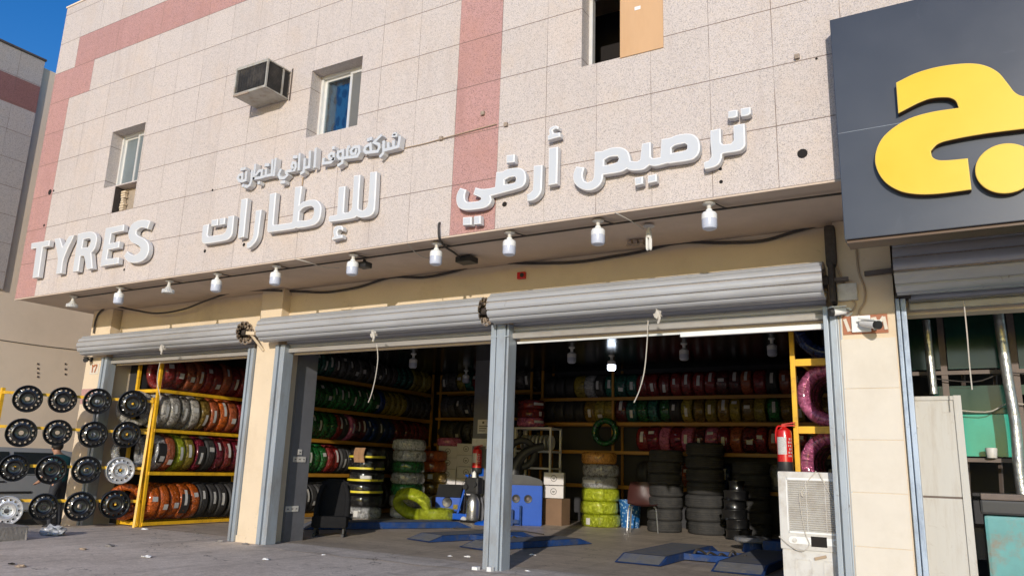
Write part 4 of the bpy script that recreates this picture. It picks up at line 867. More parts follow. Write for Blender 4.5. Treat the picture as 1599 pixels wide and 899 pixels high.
RA = [(2.27, ['red', 'red', 'rust orange', 'rust orange', 'red', 'red', 'rust orange', 'red', 'red', 'dark red', 'red'], 'top'), (1.60, ['white', 'white', 'white', 'white', 'gold', 'rust orange', 'orange', 'rust orange', 'red', 'red', 'red'], 'second'),
      (.89, ['silver', 'rust orange', 'lime', 'yellow', 'crimson', 'black', 'crimson', 'red', 'crimson', 'red', 'red'], 'third'), (.075, ['orange', 'orange', 'orange', 'orange', 'orange', 'black', 'black', 'black', 'black', 'black', 'black'], 'bottom')]
for z, cs, nm in RA:
    for i, c in enumerate(cs):
        tyre(c, (XA+random.uniform(-.015, .015), 1.79+.205*i, z+TR+.0), 0, label=f'{wl(c)} tyre, {ORD[i]} from the front, {nm} shelf, left doorway rack', group='tyres on the left doorway rack', sc=.985, black=(nm == 'bottom' and i == 3) or (nm == 'third' and i in (0, 4)))
for i, (c, z, dx, lab) in enumerate((('white', 1.62, -.12, 'white wrapped tyre turned side on behind the wheel display'), ('silver', .9, -.1, 'silver wrapped tyre turned side on behind the wheel display'), ('orange', .08, -.05, 'orange wrapped tyre turned side on behind the wheel display'))):
    tyre(c, (1.64+dx, 1.50, z+.31), R(70), label=lab, group='tyres on the left doorway rack', paper=False, sc=.95)

# racks along the left wall and the back wall ---------------------------------
LX = 1.80
rack('long dim yellow tyre rack along the left wall inside the middle door', 1.45, 2.08, 4.25, 9.35, (.11, .90, 1.60, 2.25, 2.91), 3.42, (4.25, 9.35), 'yellow_shaded', .07)
LB = [(2.91, ['teal']*7+['grey']*11+['teal']*3+['yellow']*4, 'top'), (2.25, ['dark red', 'dark red']+['green']*13+['blue']+['yellow']*4+['grey']*5, 'second'),
      (1.60, ['green']*8+['red']+['black', 'pink', 'dark red', 'dark red']+['blue', 'blue', 'black', 'blue', 'blue']+['dark red']*7, 'third'), (.90, ['green']*7+['red', 'red', 'black', 'black', 'black']+['grey']*7+['dark red']*6, 'fourth'), (.11, ['silver', 'white', 'silver', 'teal']+['black']*8+['grey']*13, 'bottom')]
for z, cs, nm in LB:
    for i, c in enumerate(cs):
        tyre(c, (LX+random.uniform(-.02, .02), 4.42+.2*i, z+TR*.95), 0, label=f'{wl(c)} tyre, {ORD[i]} from the front, {nm} shelf, left wall rack', group='tyres along the left wall', paper=(i < 16 and random.random() < .75), sc=.95)
rack('dim yellow tyre rack on the back wall between the left corner and the grey column', 2.2, 5.0, 9.4, 9.95, (.80, 1.68, 2.32, 2.97), 3.4, (2.3, 4.95), 'yellow_shaded', .06, front='y')
BL = [(2.97, ['grey', 'grey', 'yellow', 'teal', 'red', 'red', 'red', 'red', 'dark red', 'grey', 'grey'], 'top'), (2.32, ['grey']*6+['black']*5, 'second'), (1.68, ['black', 'grey', 'black', 'grey', 'grey', 'black', 'black', 'black', 'black', 'grey', 'grey'], 'third')]
for z, cs, nm in BL:
    for i, c in enumerate(cs):
        tyre(c, (2.38+.245*i, 9.66, z+TR*.9), R(-90), label=f'{wl(c)} tyre, {ORD[i]} from left corner, {nm} shelf, back wall rack behind cartons', group='tyres on the back wall left of the column', paper=random.random() < .4, sc=.92, fat=1.25)
rack('long dim yellow tyre rack on the back wall behind the worn tyre stacks', 5.2, 12.4, 9.4, 9.95, (.84, 1.58, 2.20, 2.76), 3.42, (5.25, 7.05, 12.35), 'yellow_shaded', .07, front='y')
BR = [(2.76, ['black']*3+['yellow', 'silver', 'grey', 'teal', 'teal', 'teal']+['red']*7+['dark red', 'dark red', 'rust orange', 'red', 'black', 'rust orange', 'dark red', 'red', 'black', 'rust orange', 'dark red', 'black'], 'top'),
      (2.20, ['black', 'black', 'black', 'black', 'gold', 'yellow', 'yellow', 'dark red']+['teal', 'green', 'teal', 'green']+['black']+['yellow', 'gold', 'yellow', 'gold', 'yellow', 'gold', 'yellow', 'green', 'gold', 'yellow', 'black', 'gold', 'yellow', 'black'], 'second'),
      (1.58, [None]*9+['red', 'crimson', 'pink', 'crimson', 'pink', 'dark red', 'pink', 'crimson', 'rust orange', 'dark red', 'red', 'rust orange', 'dark red', 'red', 'black', 'dark red', 'rust orange', 'black'], 'third'),
      (.84, [None]*9+['black', 'silver', 'black', 'silver', 'rust orange', 'grey', 'blue', 'blue', 'black', 'grey', 'black', 'silver', 'black', 'rust orange', 'rust orange', 'black', 'black', 'black'], 'fourth')]
for z, cs, nm in BR:
    for i, c in enumerate(cs):
        if c: tyre(c, (5.42+.255*i, 9.66, z+TR*.86), R(-90), label=f'{wl(c)} tyre, {ORD[i]} from the column, {nm} shelf, long back wall rack', group='tyres on the long back wall rack', paper=(i > 3 and random.random() < .7), sc=.86, fat=1.42)

# yellow rack at the right edge of the right door --------------------------------
rack('bright yellow tyre rack against the right wall just inside the right door', 12.29, 12.90, 1.95, 4.9, (.95, 1.68, 2.40), 3.3, (1.95, 4.9), 'yellow', .07)
bm = nb()
t = [o for o in C.objects if o.get('label', '').startswith('bright yellow tyre rack against')][0]
for z in (1.68, 2.40): bm = nb(); box(bm, (12.32, 1.92, z-.075), (12.93, 2.0, z-.001)); at0(obj('end_beam', bm, 'yellow'), t)
for z, c, nm in ((.95, 'pink', 'lower'), (1.68, 'pink', 'middle'), (2.42, 'blue', 'top')):
    for i in range(4 if z < 2 else 5):
        tyre(c, (12.63, 2.17+.22*i, z+.345), R(180), label=f'{c} foil wrapped tyre, {ORD[i]} from the doorway, {nm} shelf, right hand rack', group='foil wrapped tyres on the right hand rack', paper=False, sc=1.08)

# stacks on the floor -------------------------------------------------------------
def stack(x, y, items, where, group, sc=1.2, dz=None, jit=.02):
    z = 0; n = len(items)
    for i, it in enumerate(items):
        c = it[0] if isinstance(it, tuple) else it; s = it[1] if isinstance(it, tuple) else sc
        h = TW*s*1.03*(1.08 if c == 'worn black' else 1)
        pos = 'topmost' if i == n-1 else ('lowest' if i == 0 else ORD[i]+' from the floor')
        o = tyre(c, (x+random.uniform(-jit, jit), y+random.uniform(-jit, jit), z+h/2), random.uniform(-.6, .2)-R(50), True, f'{wl(c) if c != "worn black" else "worn black"} tyre, {pos}, stack {where}', group, paper=c not in ('worn black', 'black') and i in (0, 3), sc=s, roll=random.uniform(-.5, .5))
        z += h
    return z
zt = stack(2.62, 6.35, ['silver', 'glossy black', 'glossy black', 'glossy black', 'glossy black', 'glossy black'], 'with yellow tape behind the car seat', 'striped tyre stack', 1.17)
bm = nb()
for k in range(4): 
    z = .243+.12+.241*(k+.9)-.03; lathe(bm, [(.384, z-.022), (.389, z-.02), (.389, z+.02), (.384, z+.022)], 40, 'z', (2.62, 6.35, 0))
tag(obj('yellow_tape', bm, mat('yellow_tape', (.62, .52, .03), .4)), 'yellow tape bands round the black tyre stack behind the car seat', 'tape')
stack(3.05, 7.25, ['silver', 'silver', 'green', 'silver', 'green', 'silver', 'silver'], 'behind the yellow taped stack', 'silver tyre stack', 1.17)
stack(2.75, 8.55, ['gold', 'gold', 'gold', 'gold', 'orange', 'orange'], 'of gold foil near the back corner', 'gold tyre stack', 1.2)
tyre('lime', (3.60, 6.75, .33), R(12), True, 'lime green foil tyre propped at a slant in front of the gold stack', 'loose lime tyres', False, 1.28, tilt=R(-42))
tyre('lime', (3.95, 7.15, .135), 0, True, 'lime green foil tyre lying flat in front of the grey cartons', 'loose lime tyres', False, 1.2)
tyre('pink', (2.96, 8.95, 1.70), 0, True, 'pink foil tyre lying on the left carton column', 'tyres on cartons', False, .95)
stack(7.03, 8.75, [('lime', 1.28), ('lime', 1.25), ('lime', 1.25), ('silver', 1.2), ('silver', 1.22), ('amber', 1.18)], 'left of the brown chair', 'lime silver and orange stack', 1.25)
for (x, y, z, a0, nm) in ((6.93, 8.75, .387, -1.5, 'bare_tread'),): pass
stack(8.52, 8.62, ['worn black']*7, 'directly behind the brown chair', 'worn tyre stacks', 1.02, jit=.03)
stack(9.30, 8.75, ['worn black']*7, 'second right of the brown chair', 'worn tyre stacks', 1.12, jit=.03)
stack(10.15, 8.95, ['worn black']*6, 'behind the stacked steel wheels', 'worn tyre stacks', 1.05, jit=.03)
tyre('green', (6.92, 9.30, 1.98), 0, label='green wrapped tyre standing face on above the lime silver and orange stack', paper=False, sc=1.0)
tyre('black', (5.55, 7.95, 1.45), R(20), label='black tyre mounted upright above the blue machine', paper=False, sc=1.1)

# ================================================================== STEEL WHEELS
def wheel_meshes(r, m):
    bm = nb()
    lathe(bm, [(r, -.004), (r*1.0, -.012), (r*.965, -.014), (r*.945, .004), (r*.93, .022), (r*.86, .034), (r*.83, .030)], 48, 'y')
    lathe(bm, [(r, -.004), (r*.985, .012), (r*.94, .03), (r*.92, .14), (r*.97, .155), (r, .165)], 48, 'y')
    rim = obj('rim', bm, m, None, True)
    bm = nb(); nh = 14; r0, r1 = r*.60, r*.83; rc, hr = r*.735, r*.062
    sec = 6.283185/nh
    for k in range(nh):
        A = k*sec; th0, th1 = A-sec/2, A+sec/2
        bd = []; m_ = 4
        for i in range(m_): bd.append((r0, th0+(th1-th0)*i/m_))
        for i in range(m_): bd.append((r0+(r1-r0)*i/m_, th1))
        for i in range(m_): bd.append((r1, th1-(th1-th0)*i/m_))
        for i in range(m_): bd.append((r1-(r1-r0)*i/m_, th0))
        pb = []; hb = []; hb2 = []
        for (rr, th) in bd:
            x, z = rr*math.cos(th), rr*math.sin(th); cx, cz = rc*math.cos(A), rc*math.sin(A)
            d = Vector((x-cx, z-cz)).normalized(); yy = .030+(-.020)*(r1-rr)/(r1-r0)
            pb.append(bm.verts.new((x, yy, z))); hb.append(bm.verts.new((cx+d.x*hr*1.15, .012, cz+d.y*hr*1.15))); hb2.append(bm.verts.new((cx+d.x*hr, .026, cz+d.y*hr)))
        n = len(bd)
        for i in range(n):
            j = (i+1) % n; bm.faces.new((pb[i], pb[j], hb[j], hb[i])); bm.faces.new((hb[i], hb[j], hb2[j], hb2[i]))
    bmesh.ops.remove_doubles(bm, verts=bm.verts[:], dist=.0008)
    lathe(bm, [(r*.60, .010), (r*.54, .004), (r*.47, .012), (r*.40, .036), (r*.34, .040), (r*.19, .038), (r*.165, .030), (r*.155, .05)], 40, 'y')
    for k in range(5):
        a = 1.2566*k+.3; c = Vector((r*.265*math.cos(a), .0375, r*.265*math.sin(a))); cyl(bm, c+Vector((0, .004, 0)), c-Vector((0, .003, 0)), r*.042, n=10, mi=1)
    disc = obj('disc', bm, [m, 'hole'], None, True)
    return rim, disc
protoW = {}
def wheel(kind, M4, label, r=.222, group=None):
    m = 'steel_silver' if kind == 'silver' else 'steel_black'
    t = thing('steel_wheel', label, 'wheel', (0, 0, 0), 0, group); t.matrix_world = M4
    if (m, r) not in protoW:
        protoW[(m, r)] = [o for o in wheel_meshes(r, m)]
        for o in protoW[(m, r)]: o.parent = t
    else:
        for o in protoW[(m, r)]: c = o.copy(); C.objects.link(c); c.parent = t
    return t
RU = Vector((.485, .875, 0)); RN = Vector((.875, -.485, 0)); P0 = Vector((1.872, 1.598, 0))
def on_rack(x, y, off=0.):
    d = _ray(x, y); q = P0+RN*off; return CAM + d*((q-CAM).dot(RN)/d.dot(RN))
WH = [(43, 622, 25), (98, 624, 23.5), (152, 626, 23), (207, 630, 23.5), (33, 675, 26), (90, 675, 23.5), (146, 678, 23), (198, 678, 22.5), (22, 730, 24.5), (80, 733, 25.5), (135, 733, 24), (188, 734, 23), (10, 797, 27), (68, 791, 24), (125, 790, 25.5), (180, 787, 24.5)]
rows_ = ['top', 'second', 'third', 'bottom']; cols_ = ['leftmost', 'second', 'third', 'rightmost']
for i, (x, y, rp) in enumerate(WH):
    p = on_rack(x, y, .10); sil = i in (11, 12)
    e = on_rack(x+rp, y, .10); rr = round((e-p).length/.005)*.005*.98
    ax = (RN + Vector((random.uniform(-.06, .06), random.uniform(-.06, .06), random.uniform(-.05, .05)))).normalized()   # faces the yard
    q = (-ax).to_track_quat('Y', 'Z').to_matrix().to_4x4() @ Matrix.Rotation(random.uniform(0, 6), 4, 'Y'); q.translation = p
    wheel('silver' if sil else 'black', q, f'{"silver" if sil else "glossy black"} steel wheel, {cols_[i % 4]} in the {rows_[i//4]} row of the yellow display stand', rr, 'steel wheels on the display stand')
RK = thing('wheel_display_stand', 'yellow steel stand carrying four rows of wheels left of the left doorway', 'stand', tuple(P0 - RU*.9))
u0, u1 = -2.2, -.02
for u in (u0, u1):
    bm = nb(); p = P0+RU*u; beam(bm, (p.x, p.y, gz(p.x, p.y)), (p.x, p.y, 2.12), .05, .05); at0(obj('upright', bm, 'yellow'), RK)
for (xa, ya, xb, yb) in ((62, 612, 238, 630), (20, 668, 238, 674), (0, 727, 228, 730), (30, 782, 222, 781)):
    a, b = on_rack(xa, ya, .03), on_rack(xb, yb, .03); a = a + (a-b).normalized()*0; z = (a.z+b.z)/2
    bm = nb(); p, q = P0+RU*(u0-.0)+RN*.03, P0+RU*u1+RN*.03; beam(bm, (p.x, p.y, z), (q.x, q.y, z), .03, .045); at0(obj('rail', bm, 'yellow'), RK)
for i in (3, 7, 11, 15):
    x, y, _ = WH[i]; a, b = on_rack(x, y, .02), on_rack(x, y, .115); bm = nb(); cyl(bm, a, b, .016, n=10); at0(obj('peg', bm, 'yellow'), RK)
bm = nb(); p = P0+RU*u1; beam(bm, (p.x, p.y, 2.1), (p.x+.1, p.y-.12, 0), .035, .035); at0(obj('brace', bm, 'yellow'), RK)
# stack of bare wheels on the floor
for i in range(6):
    q = Matrix.Translation((10.07+random.uniform(-.02, .02), 8.05, .19+.175*i - (.0 if i < 4 else .01))) @ Matrix.Rotation(R(90), 4, 'X') @ Matrix.Rotation(random.uniform(0, 6), 4, 'Y')
    q = Matrix.Translation((10.07+random.uniform(-.05, .05), 8.05+random.uniform(-.04, .04), .172*(i+1))) @ Matrix.Rotation(R(-90), 4, 'X')
    wheel('black', q, f'black steel wheel, {"lowest" if i == 0 else ("topmost" if i == 5 else ORD[i]+" from the floor")} in the stack right of the worn tyres', (.245, .22, .245, .20, .235, .15)[i], 'stack of steel wheels on the shop floor')

# ================================================================== SHOP EQUIPMENT
# car seat standing on the floor
t = thing('car_seat', 'black fabric car seat standing on the floor by the grey wall of the middle door', 'car seat', (4.86, 2.95, 0), R(38))
bm = nb(); prism(bm, [(-.26, -.02), (.26, -.02), (.275, .10), (.245, .55), (.17, .63), (-.17, .63), (-.245, .55), (-.275, .10)], 'y', -.07, .07)
bmesh.ops.bevel(bm, geom=bm.edges[:], offset=.045, segments=4, affect='EDGES')
for v in bm.verts: v.co.y += .22*v.co.z/.63 + .10 + (.03*(abs(v.co.x)/.27)**2 * (-1 if v.co.y < 0 else 0)); v.co.z += .24
obj('backrest', bm, 'seat_fabric', t, True)
for sx in (-1, 1):
    bm = nb(); tube(bm, [(sx*.235, .0, .27), (sx*.24, .04, .42), (sx*.225, .12, .62), (sx*.17, .18, .78)], lambda q: .055-.02*q, n=10); obj('side_bolster', bm, 'seat_fabric', t, True)
bm = nb(); box(bm, (-.27, -.42, .12), (.27, .14, .27), bev=.045)
for v in bm.verts: v.co.z += .05*(-v.co.y) + (.03 if abs(v.co.x) > .2 and v.co.z > .2 else 0)
obj('cushion', bm, 'seat_fabric', t, True)
for s in (-1, 1):
    bm = nb(); box(bm, (s*.22-.02, -.40, .0), (s*.22+.02, .22, .05), bev=.004); box(bm, (s*.22-.014, -.3, .05), (s*.22+.014, -.22, .14)); box(bm, (s*.22-.014, .08, .05), (s*.22+.014, .16, .14)); obj('seat_runner', bm, 'black', t)
bm = nb(); cyl(bm, (.27, .13, .28), (.33, .13, .28), .05, n=16); obj('recline_knob', bm, 'black', t, True)
# scissor lifts sunk low in the bays
def lift(x, y, L, gap, label, wd=.62, h=.105, rz=0., second=True):
    t = thing('vehicle_lift', label, 'vehicle lift', (x, y, 0), rz, 'low blue vehicle lifts')
    for k, dx in enumerate((0, gap) if second else (0,)):
        bm = nb(); prism(bm, [(0, .012), (.30, h), (L-.3, h), (L, .012)], 'x', dx, dx+wd)
        for f in bm.faces: f.material_index = 0
        p = obj('platform', bm, 'blue_lift', t)
        bm = nb(); quad(bm, [(dx+.03, .31, h+.003), (dx+wd-.03, .31, h+.003), (dx+wd-.03, L-.31, h+.003), (dx+.03, L-.31, h+.003)]); obj('tread_plate', bm, 'lift_top', p)
        bm = nb(); s = Vector((0, .30, h-.012)).normalized(); a = Vector((0, .02, .024)); quad(bm, [a+Vector((dx+.03, 0, 0)), a+Vector((dx+wd-.03, 0, 0)), Vector((dx+wd-.03, .29, h+.0)), Vector((dx+.03, .29, h+.0))]); obj('ramp_plate', bm, 'lift_top', p)
    if second:
        for fy in (.36, .60): bm = nb(); box(bm, (wd, L*fy, .02), (gap, L*fy+.06, .10)); obj('cross_beam', bm, 'blue_lift', t)
        bm = nb()
        for k in range(5): tube(bm, [(wd+.08+.15*k, L*.38+random.uniform(0, .3), .03), (wd+.12+.16*k, L*.45, .10+random.uniform(0, .06)), (wd+.2+.13*k, L*.55, .04)], .018)
        obj('hydraulic_hose', bm, 'cable', t)
    return t
a = PZ(957, 878); b = PZ(1098, 892)
lift(a.x+.02, a.y, 2.6, 1.25, 'low blue vehicle lift with dusty ramps in the right bay, nearest the air cooler')
a = PZ(634, 842)
lift(a.x, a.y, 2.3, 1.28, 'low blue vehicle lift with dusty ramps in the middle bay, beside the door post', .58, .10, rz=R(-16))
lift(3.45, 3.6, 3.2, 1.0, 'low dark blue vehicle lift behind the car seat', .6, .12, rz=R(-30), second=False)
# round turntable and blue column of the tyre changer hidden behind the cooler
t = thing('tyre_changer', 'dusty blue tyre changer with a round turntable behind the white air cooler', 'tyre changer', (10.85, 5.9, 0))
bm = nb(); lathe(bm, [(0, .15), (.26, .15), (.28, .17), (.28, .20), (.26, .22), (0, .22)], 40); obj('turntable', bm, 'lift_top', t, True)
bm = nb(); lathe(bm, [(0, 0), (.16, 0), (.13, .15), (0, .15)], 20); box(bm, (.2, -.22, .0), (.75, .25, .20), bev=.03); obj('base', bm, 'blue_lift', t)
bm = nb(); box(bm, (.48, -.16, .2), (.76, .12, 1.0), bev=.04); obj('column', bm, 'blue_lift', t)
# wheel balancer: blue cabinet with three dial holes and a black hood
t = thing('wheel_balancer', 'blue wheel balancing machine with three round dials and a black hood', 'wheel balancer', (5.83, 7.5, 0), R(30))
bm = nb(); prism(bm, [(-.52, 0), (.42, 0), (.42, .80), (-.52, .80)], 'y', 0, .55); bmesh.ops.bevel(bm, geom=bm.edges[:], offset=.015, segments=2, affect='EDGES'); obj('cabinet', bm, 'blue', t)
for x in (-.36, -.12, .13):
    bm = nb(); lathe(bm, [(.085, -.004), (.08, -.014), (.06, -.012), (.045, -.006), (.0, -.004)], 24, 'y', (x, 0, .53)); obj('dial', bm, ['black'], t, True)
    bm = nb(); lathe(bm, [(.0, -.017), (.034, -.016), (.04, -.008)], 16, 'y', (x, 0, .53)); obj('dial_hub', bm, 'frame_dark', t, True)
bm = nb(); box(bm, (-.36, -.006, .68), (-.28, -.001, .78)); obj('warning_sticker', bm, 'film_orange', t)
bm = nb(); prism(bm, [(-.55, .80), (.44, .80), (.40, .92), (.1, 1.0), (-.5, 1.02)], 'y', .02, .56); bmesh.ops.bevel(bm, geom=bm.edges[:], offset=.02, segments=2, affect='EDGES'); obj('weight_tray', bm, 'black', t)
bm = nb(); tube(bm, [(-.18, .35, 1.0), (-.12, .35, 1.25), (.1, .35, 1.5), (.45, .35, 1.62)], lambda q: .13-.05*q, n=10); obj('hood', bm, 'black', t, True)
bm = nb()
for x in (-.5, -.35, -.22): box(bm, (x, -.16, 0), (x+.05, -.06, .22+.1*(x > -.3)))
box(bm, (-.56, -.14, .05), (-.05, -.08, .12)); tube(bm, [(-.02, -.1, .0), (-.02, -.1, .4)], .022, smooth=False); obj('foot_pedal', bm, 'blue_lift', t)
bm = nb(); box(bm, (.4205, .12, .55), (.424, .42, .60)); box(bm, (.4205, .15, .66), (.424, .2, .72)); box(bm, (.4205, .24, .66), (.424, .27, .78)); obj('side_marking', bm, 'white_dirty', t)
# glazed display cabinet with rims
t = thing('display_cabinet', 'dim glazed metal cabinet holding alloy rims behind the blue balancer', 'cabinet', (5.4, 8.7, 0))
bm = nb()
for x in (-.45, .45):
    for y in (0, .5): box(bm, (x-.022, y-.022, 0), (x+.022, y+.022, 2.05))
for z in (1.15, 1.52, 2.03):
    for y in (0, .5): box(bm, (-.45, y-.02, z-.02), (.45, y+.02, z+.02))
    for x in (-.45, .45): box(bm, (x-.02, 0, z-.02), (x+.02, .5, z+.02))
obj('frame', bm, 'alu', t)
for z in (1.17, 1.54, 2.05): bm = nb(); box(bm, (-.44, .01, z-.005), (.44, .49, z+.003)); obj('shelf', bm, 'glass_grey', t)
for k in range(8):
    bm = nb(); lathe(bm, [(.17, -.02), (.175, .0), (.16, .02), (.05, .035), (0, .03)], 26, 'x', (-.36+.1*k, .25, 1.54+.18)); o = tag(at0(obj('alloy_rim', bm, 'steel_silver', None, True), t), '', '') if False else obj('alloy_rim', bm, 'steel_silver', None, True)
    o.location = (5.4, 8.7, 0); tag(o, f'silver alloy rim, {ORD[k]} from the left on the shelf of the dim display cabinet', 'rim', 'rims in the display cabinet')
for k in range(3):
    tyre('pink' if k < 1 else 'red', (5.2, 8.95, 2.07+.1+.2*k), 0, True, f'red wrapped tyre lying on top of the display cabinet, {ORD[k]} from below', 'tyres on the display cabinet', sc=1.0, paper=True)
# cartons
def carton(x, y, z, rz, label, s=(.44, .40, .268)):
    t = thing('carton', label, 'carton', (x, y, z), rz, 'stacked grey cartons')
    bm = nb(); box(bm, (-s[0]/2, -s[1]/2, 0), (s[0]/2, s[1]/2, s[2]-.004), bev=.004); o = obj('box', bm, 'carton', t)
    bm = nb(); yb = -s[1]/2-.001
    ring = lathe(bm, [(.055, yb), (.067, yb)], 20, 'y', (0, 0, s[2]*.52)); box(bm, (-.03, yb-.001, s[2]*.5), (.03, yb, s[2]*.56)); box(bm, (-.02, yb-.001, s[2]*.42), (.02, yb, s[2]*.47))
    box(bm, (-s[0]/2+.004, yb-.0005, s[2]-.012), (s[0]/2-.004, yb, s[2]-.008)); obj('printed_mark', bm, 'ink', t)
for i in range(6): carton(2.96+random.uniform(-.015, .015), 8.95, .268*i, random.uniform(-.04, .04)+R(24), f'grey carton, {"lowest" if i == 0 else ("topmost" if i == 5 else ORD[i]+" from the floor")} of the left column')
for i in range(6): carton(3.39+random.uniform(-.015, .015), 9.12, .27*i+.06, random.uniform(-.04, .04)+R(24), f'grey carton, {"lowest" if i == 0 else ("topmost" if i == 5 else ORD[i]+" from the floor")} of the right column beside the grey pillar')
for i in range(2): carton(6.15, 8.35, .55+.27*i, R(20), f'grey carton {"below" if i == 0 else "on top"} behind the blue balancer', (.42, .36, .26))
bm = nb(); box(bm, (5.95, 8.2, 0), (6.4, 8.6, .54)); tag(obj('wooden_crate', bm, 'crate'), 'brown box under the grey cartons behind the blue balancer', 'crate')
# small blue machine, floor jack, air compressor bottle
t = thing('tool_machine', 'small blue machine with a sloped black top in front of the grey cartons', 'machine', (3.80, 7.85, 0), R(24))
bm = nb(); prism(bm, [(-.28, .18), (.28, .18), (.28, .48), (-.28, .48)], 'y', -.2, .2); bmesh.ops.bevel(bm, geom=bm.edges[:], offset=.02, segments=2, affect='EDGES'); obj('housing', bm, 'blue', t)
bm = nb(); prism(bm, [(-.21, .47), (.21, .47), (.21, .70), (.02, .74)], 'x', -.27, .27); obj('lid', bm, 'black', t)
bm = nb(); lathe(bm, [(.0, 0), (.2, 0), (.2, .05), (.12, .08), (.12, .18), (0, .18)], 22); lathe(bm, [(0, -.21), (.1, -.215), (.12, -.19)], 20, 'y', (-.02, 0, .36)); obj('motor', bm, 'steel_black', t, True)
bm = nb(); box(bm, (.12, -.207, .22), (.22, -.201, .32)); obj('sticker', bm, 'film_yellow', t)
t = thing('floor_jack', 'bright blue trolley jack lying in front of the small blue machine', 'jack', (4.38, 7.3, 0), R(10))
bm = nb(); box(bm, (-.4, -.08, .05), (.25, .08, .17), bev=.02); obj('frame', bm, 'blue', t)
for x in (-.32, .2):
    bm = nb(); cyl(bm, (x, -.12, .06), (x, .12, .06), .06, n=16); obj('roller', bm, 'steel_silver', t, True)
bm = nb(); cyl(bm, (.0, .0, .12), (.12, .25, .95), .025); cyl(bm, (.05, .25, .95), (.2, .25, .95), .022); obj('handle', bm, 'blue', t)
t = thing('air_service_unit', 'black and steel air tool with a pale bottle leaning on the grey column', 'tool', (4.74, 7.35, 0))
bm = nb(); lathe(bm, [(0, .05), (.12, .05), (.14, .10), (.14, .42), (.10, .52), (.05, .58), (0, .58)], 24); obj('bottle', bm, 'chrome', t, True)
bm = nb(); box(bm, (-.17, -.1, .58), (.17, .12, .92), bev=.05); cyl(bm, (-.12, -.11, .72), (-.12, -.16, .72), .06); cyl(bm, (.1, -.11, .78), (.1, -.15, .78), .05); obj('pump_head', bm, 'black', t)
bm = nb(); lathe(bm, [(0, .92), (.05, .92), (.04, 1.02), (.0, 1.06)], 14); obj('cap', bm, 'white_plastic', t, True)
bm = nb(); tube(bm, [(-.2, -.05, 0), (-.2, 0, .6), (-.15, .05, 1.0)], .018, smooth=False); tube(bm, [(.2, -.05, .04), (.25, -.1, .3), (.16, 0, .6)], .015); box(bm, (-.2, -.15, 0), (.3, .15, .05)); obj('stand', bm, 'steel_black', t)
bm = nb(); bmesh.ops.create_icosphere(bm, subdivisions=3, radius=.16)
for v in bm.verts: v.co.z = max(0, v.co.z*.6*(1+.4*math.sin(20*v.co.x)*math.cos(17*v.co.y))); v.co.x *= 1.4
tag(obj('blue_tarp', bm, 'blue', smooth=True, loc=(5.25, 7.0, 0)), 'crumpled blue sheet on the floor at the foot of the grey column', 'tarp')
# fire extinguishers
def extinguisher(x, y, z, rz, label, h=.56, r=.085):
    t = thing('fire_extinguisher', label, 'fire extinguisher', (x, y, z), rz, 'fire extinguishers'); bm = nb()
    lathe(bm, [(0, .10), (r, .10), (r, h*.80), (r*.92, h*.86), (r*.45, h*.92), (r*.3, h*.94), (0, h*.94)], 28); obj('cylinder', bm, 'red', t, True)
    bm = nb(); lathe(bm, [(0, 0), (r*.9, 0), (r*1.02, .02), (r*1.02, .105), (0, .105)], 28); obj('foot', bm, 'black', t, True)
    bm = nb(); n = 8; A = []
    for i in range(n+1): a = R(-140)+R(75)*i/n; A.append([bm.verts.new(((r+.002)*math.cos(a), (r+.002)*math.sin(a), zz)) for zz in (h*.36, h*.72)])
    for p, q in zip(A, A[1:]): bm.faces.new((p[0], q[0], q[1], p[1]))
    o = obj('instruction_label', bm, 'paper', t)
    bm = nb(); A = []
    for k in range(6):
        zz = h*.66-.035*k
        for i in range(5):
            a = R(-52)+R(7)*i
            if (i+k) % 3: quad(bm, [((r+.002)*math.cos(a), (r+.002)*math.sin(a), zz), ((r+.002)*math.cos(a+.1), (r+.002)*math.sin(a+.1), zz), ((r+.002)*math.cos(a+.1), (r+.002)*math.sin(a+.1), zz+.02), ((r+.002)*math.cos(a), (r+.002)*math.sin(a), zz+.02)])
    obj('printed_text', bm, 'paper', t)
    bm = nb(); box(bm, (-.02, -.02, h*.93), (.02, .02, h*.98)); beam(bm, (-.02, 0, h*.985), (.12, 0, h*1.03), .03, .012); beam(bm, (.0, 0, h*.96), (.12, 0, h*.97), .026, .012); tube(bm, [(-.02, 0, h*.95), (-.06, -.02, h*.94), (-.085, -.0, h*.8), (-.086, .02, h*.6)], .010); obj('valve', bm, 'red', t)
    return t
extinguisher(12.18, 1.86, 1.20, 0, 'red fire extinguisher hung on the yellow rack post above the white air cooler', .50, .078)
extinguisher(4.72, 7.47, 1.02, 0, 'red fire extinguisher hung on the grey column below the notice', .56, .10)
bm = nb(); box(bm, (4.88, 7.54, 1.52), (4.96, 7.6, 1.62), bev=.006); box(bm, (4.905, 7.57, .3), (4.93, 7.6, 1.52)); tag(obj('wall_switch', bm, 'white_dirty'), 'pale switch box with conduit on the grey column right of the extinguisher', 'switch')
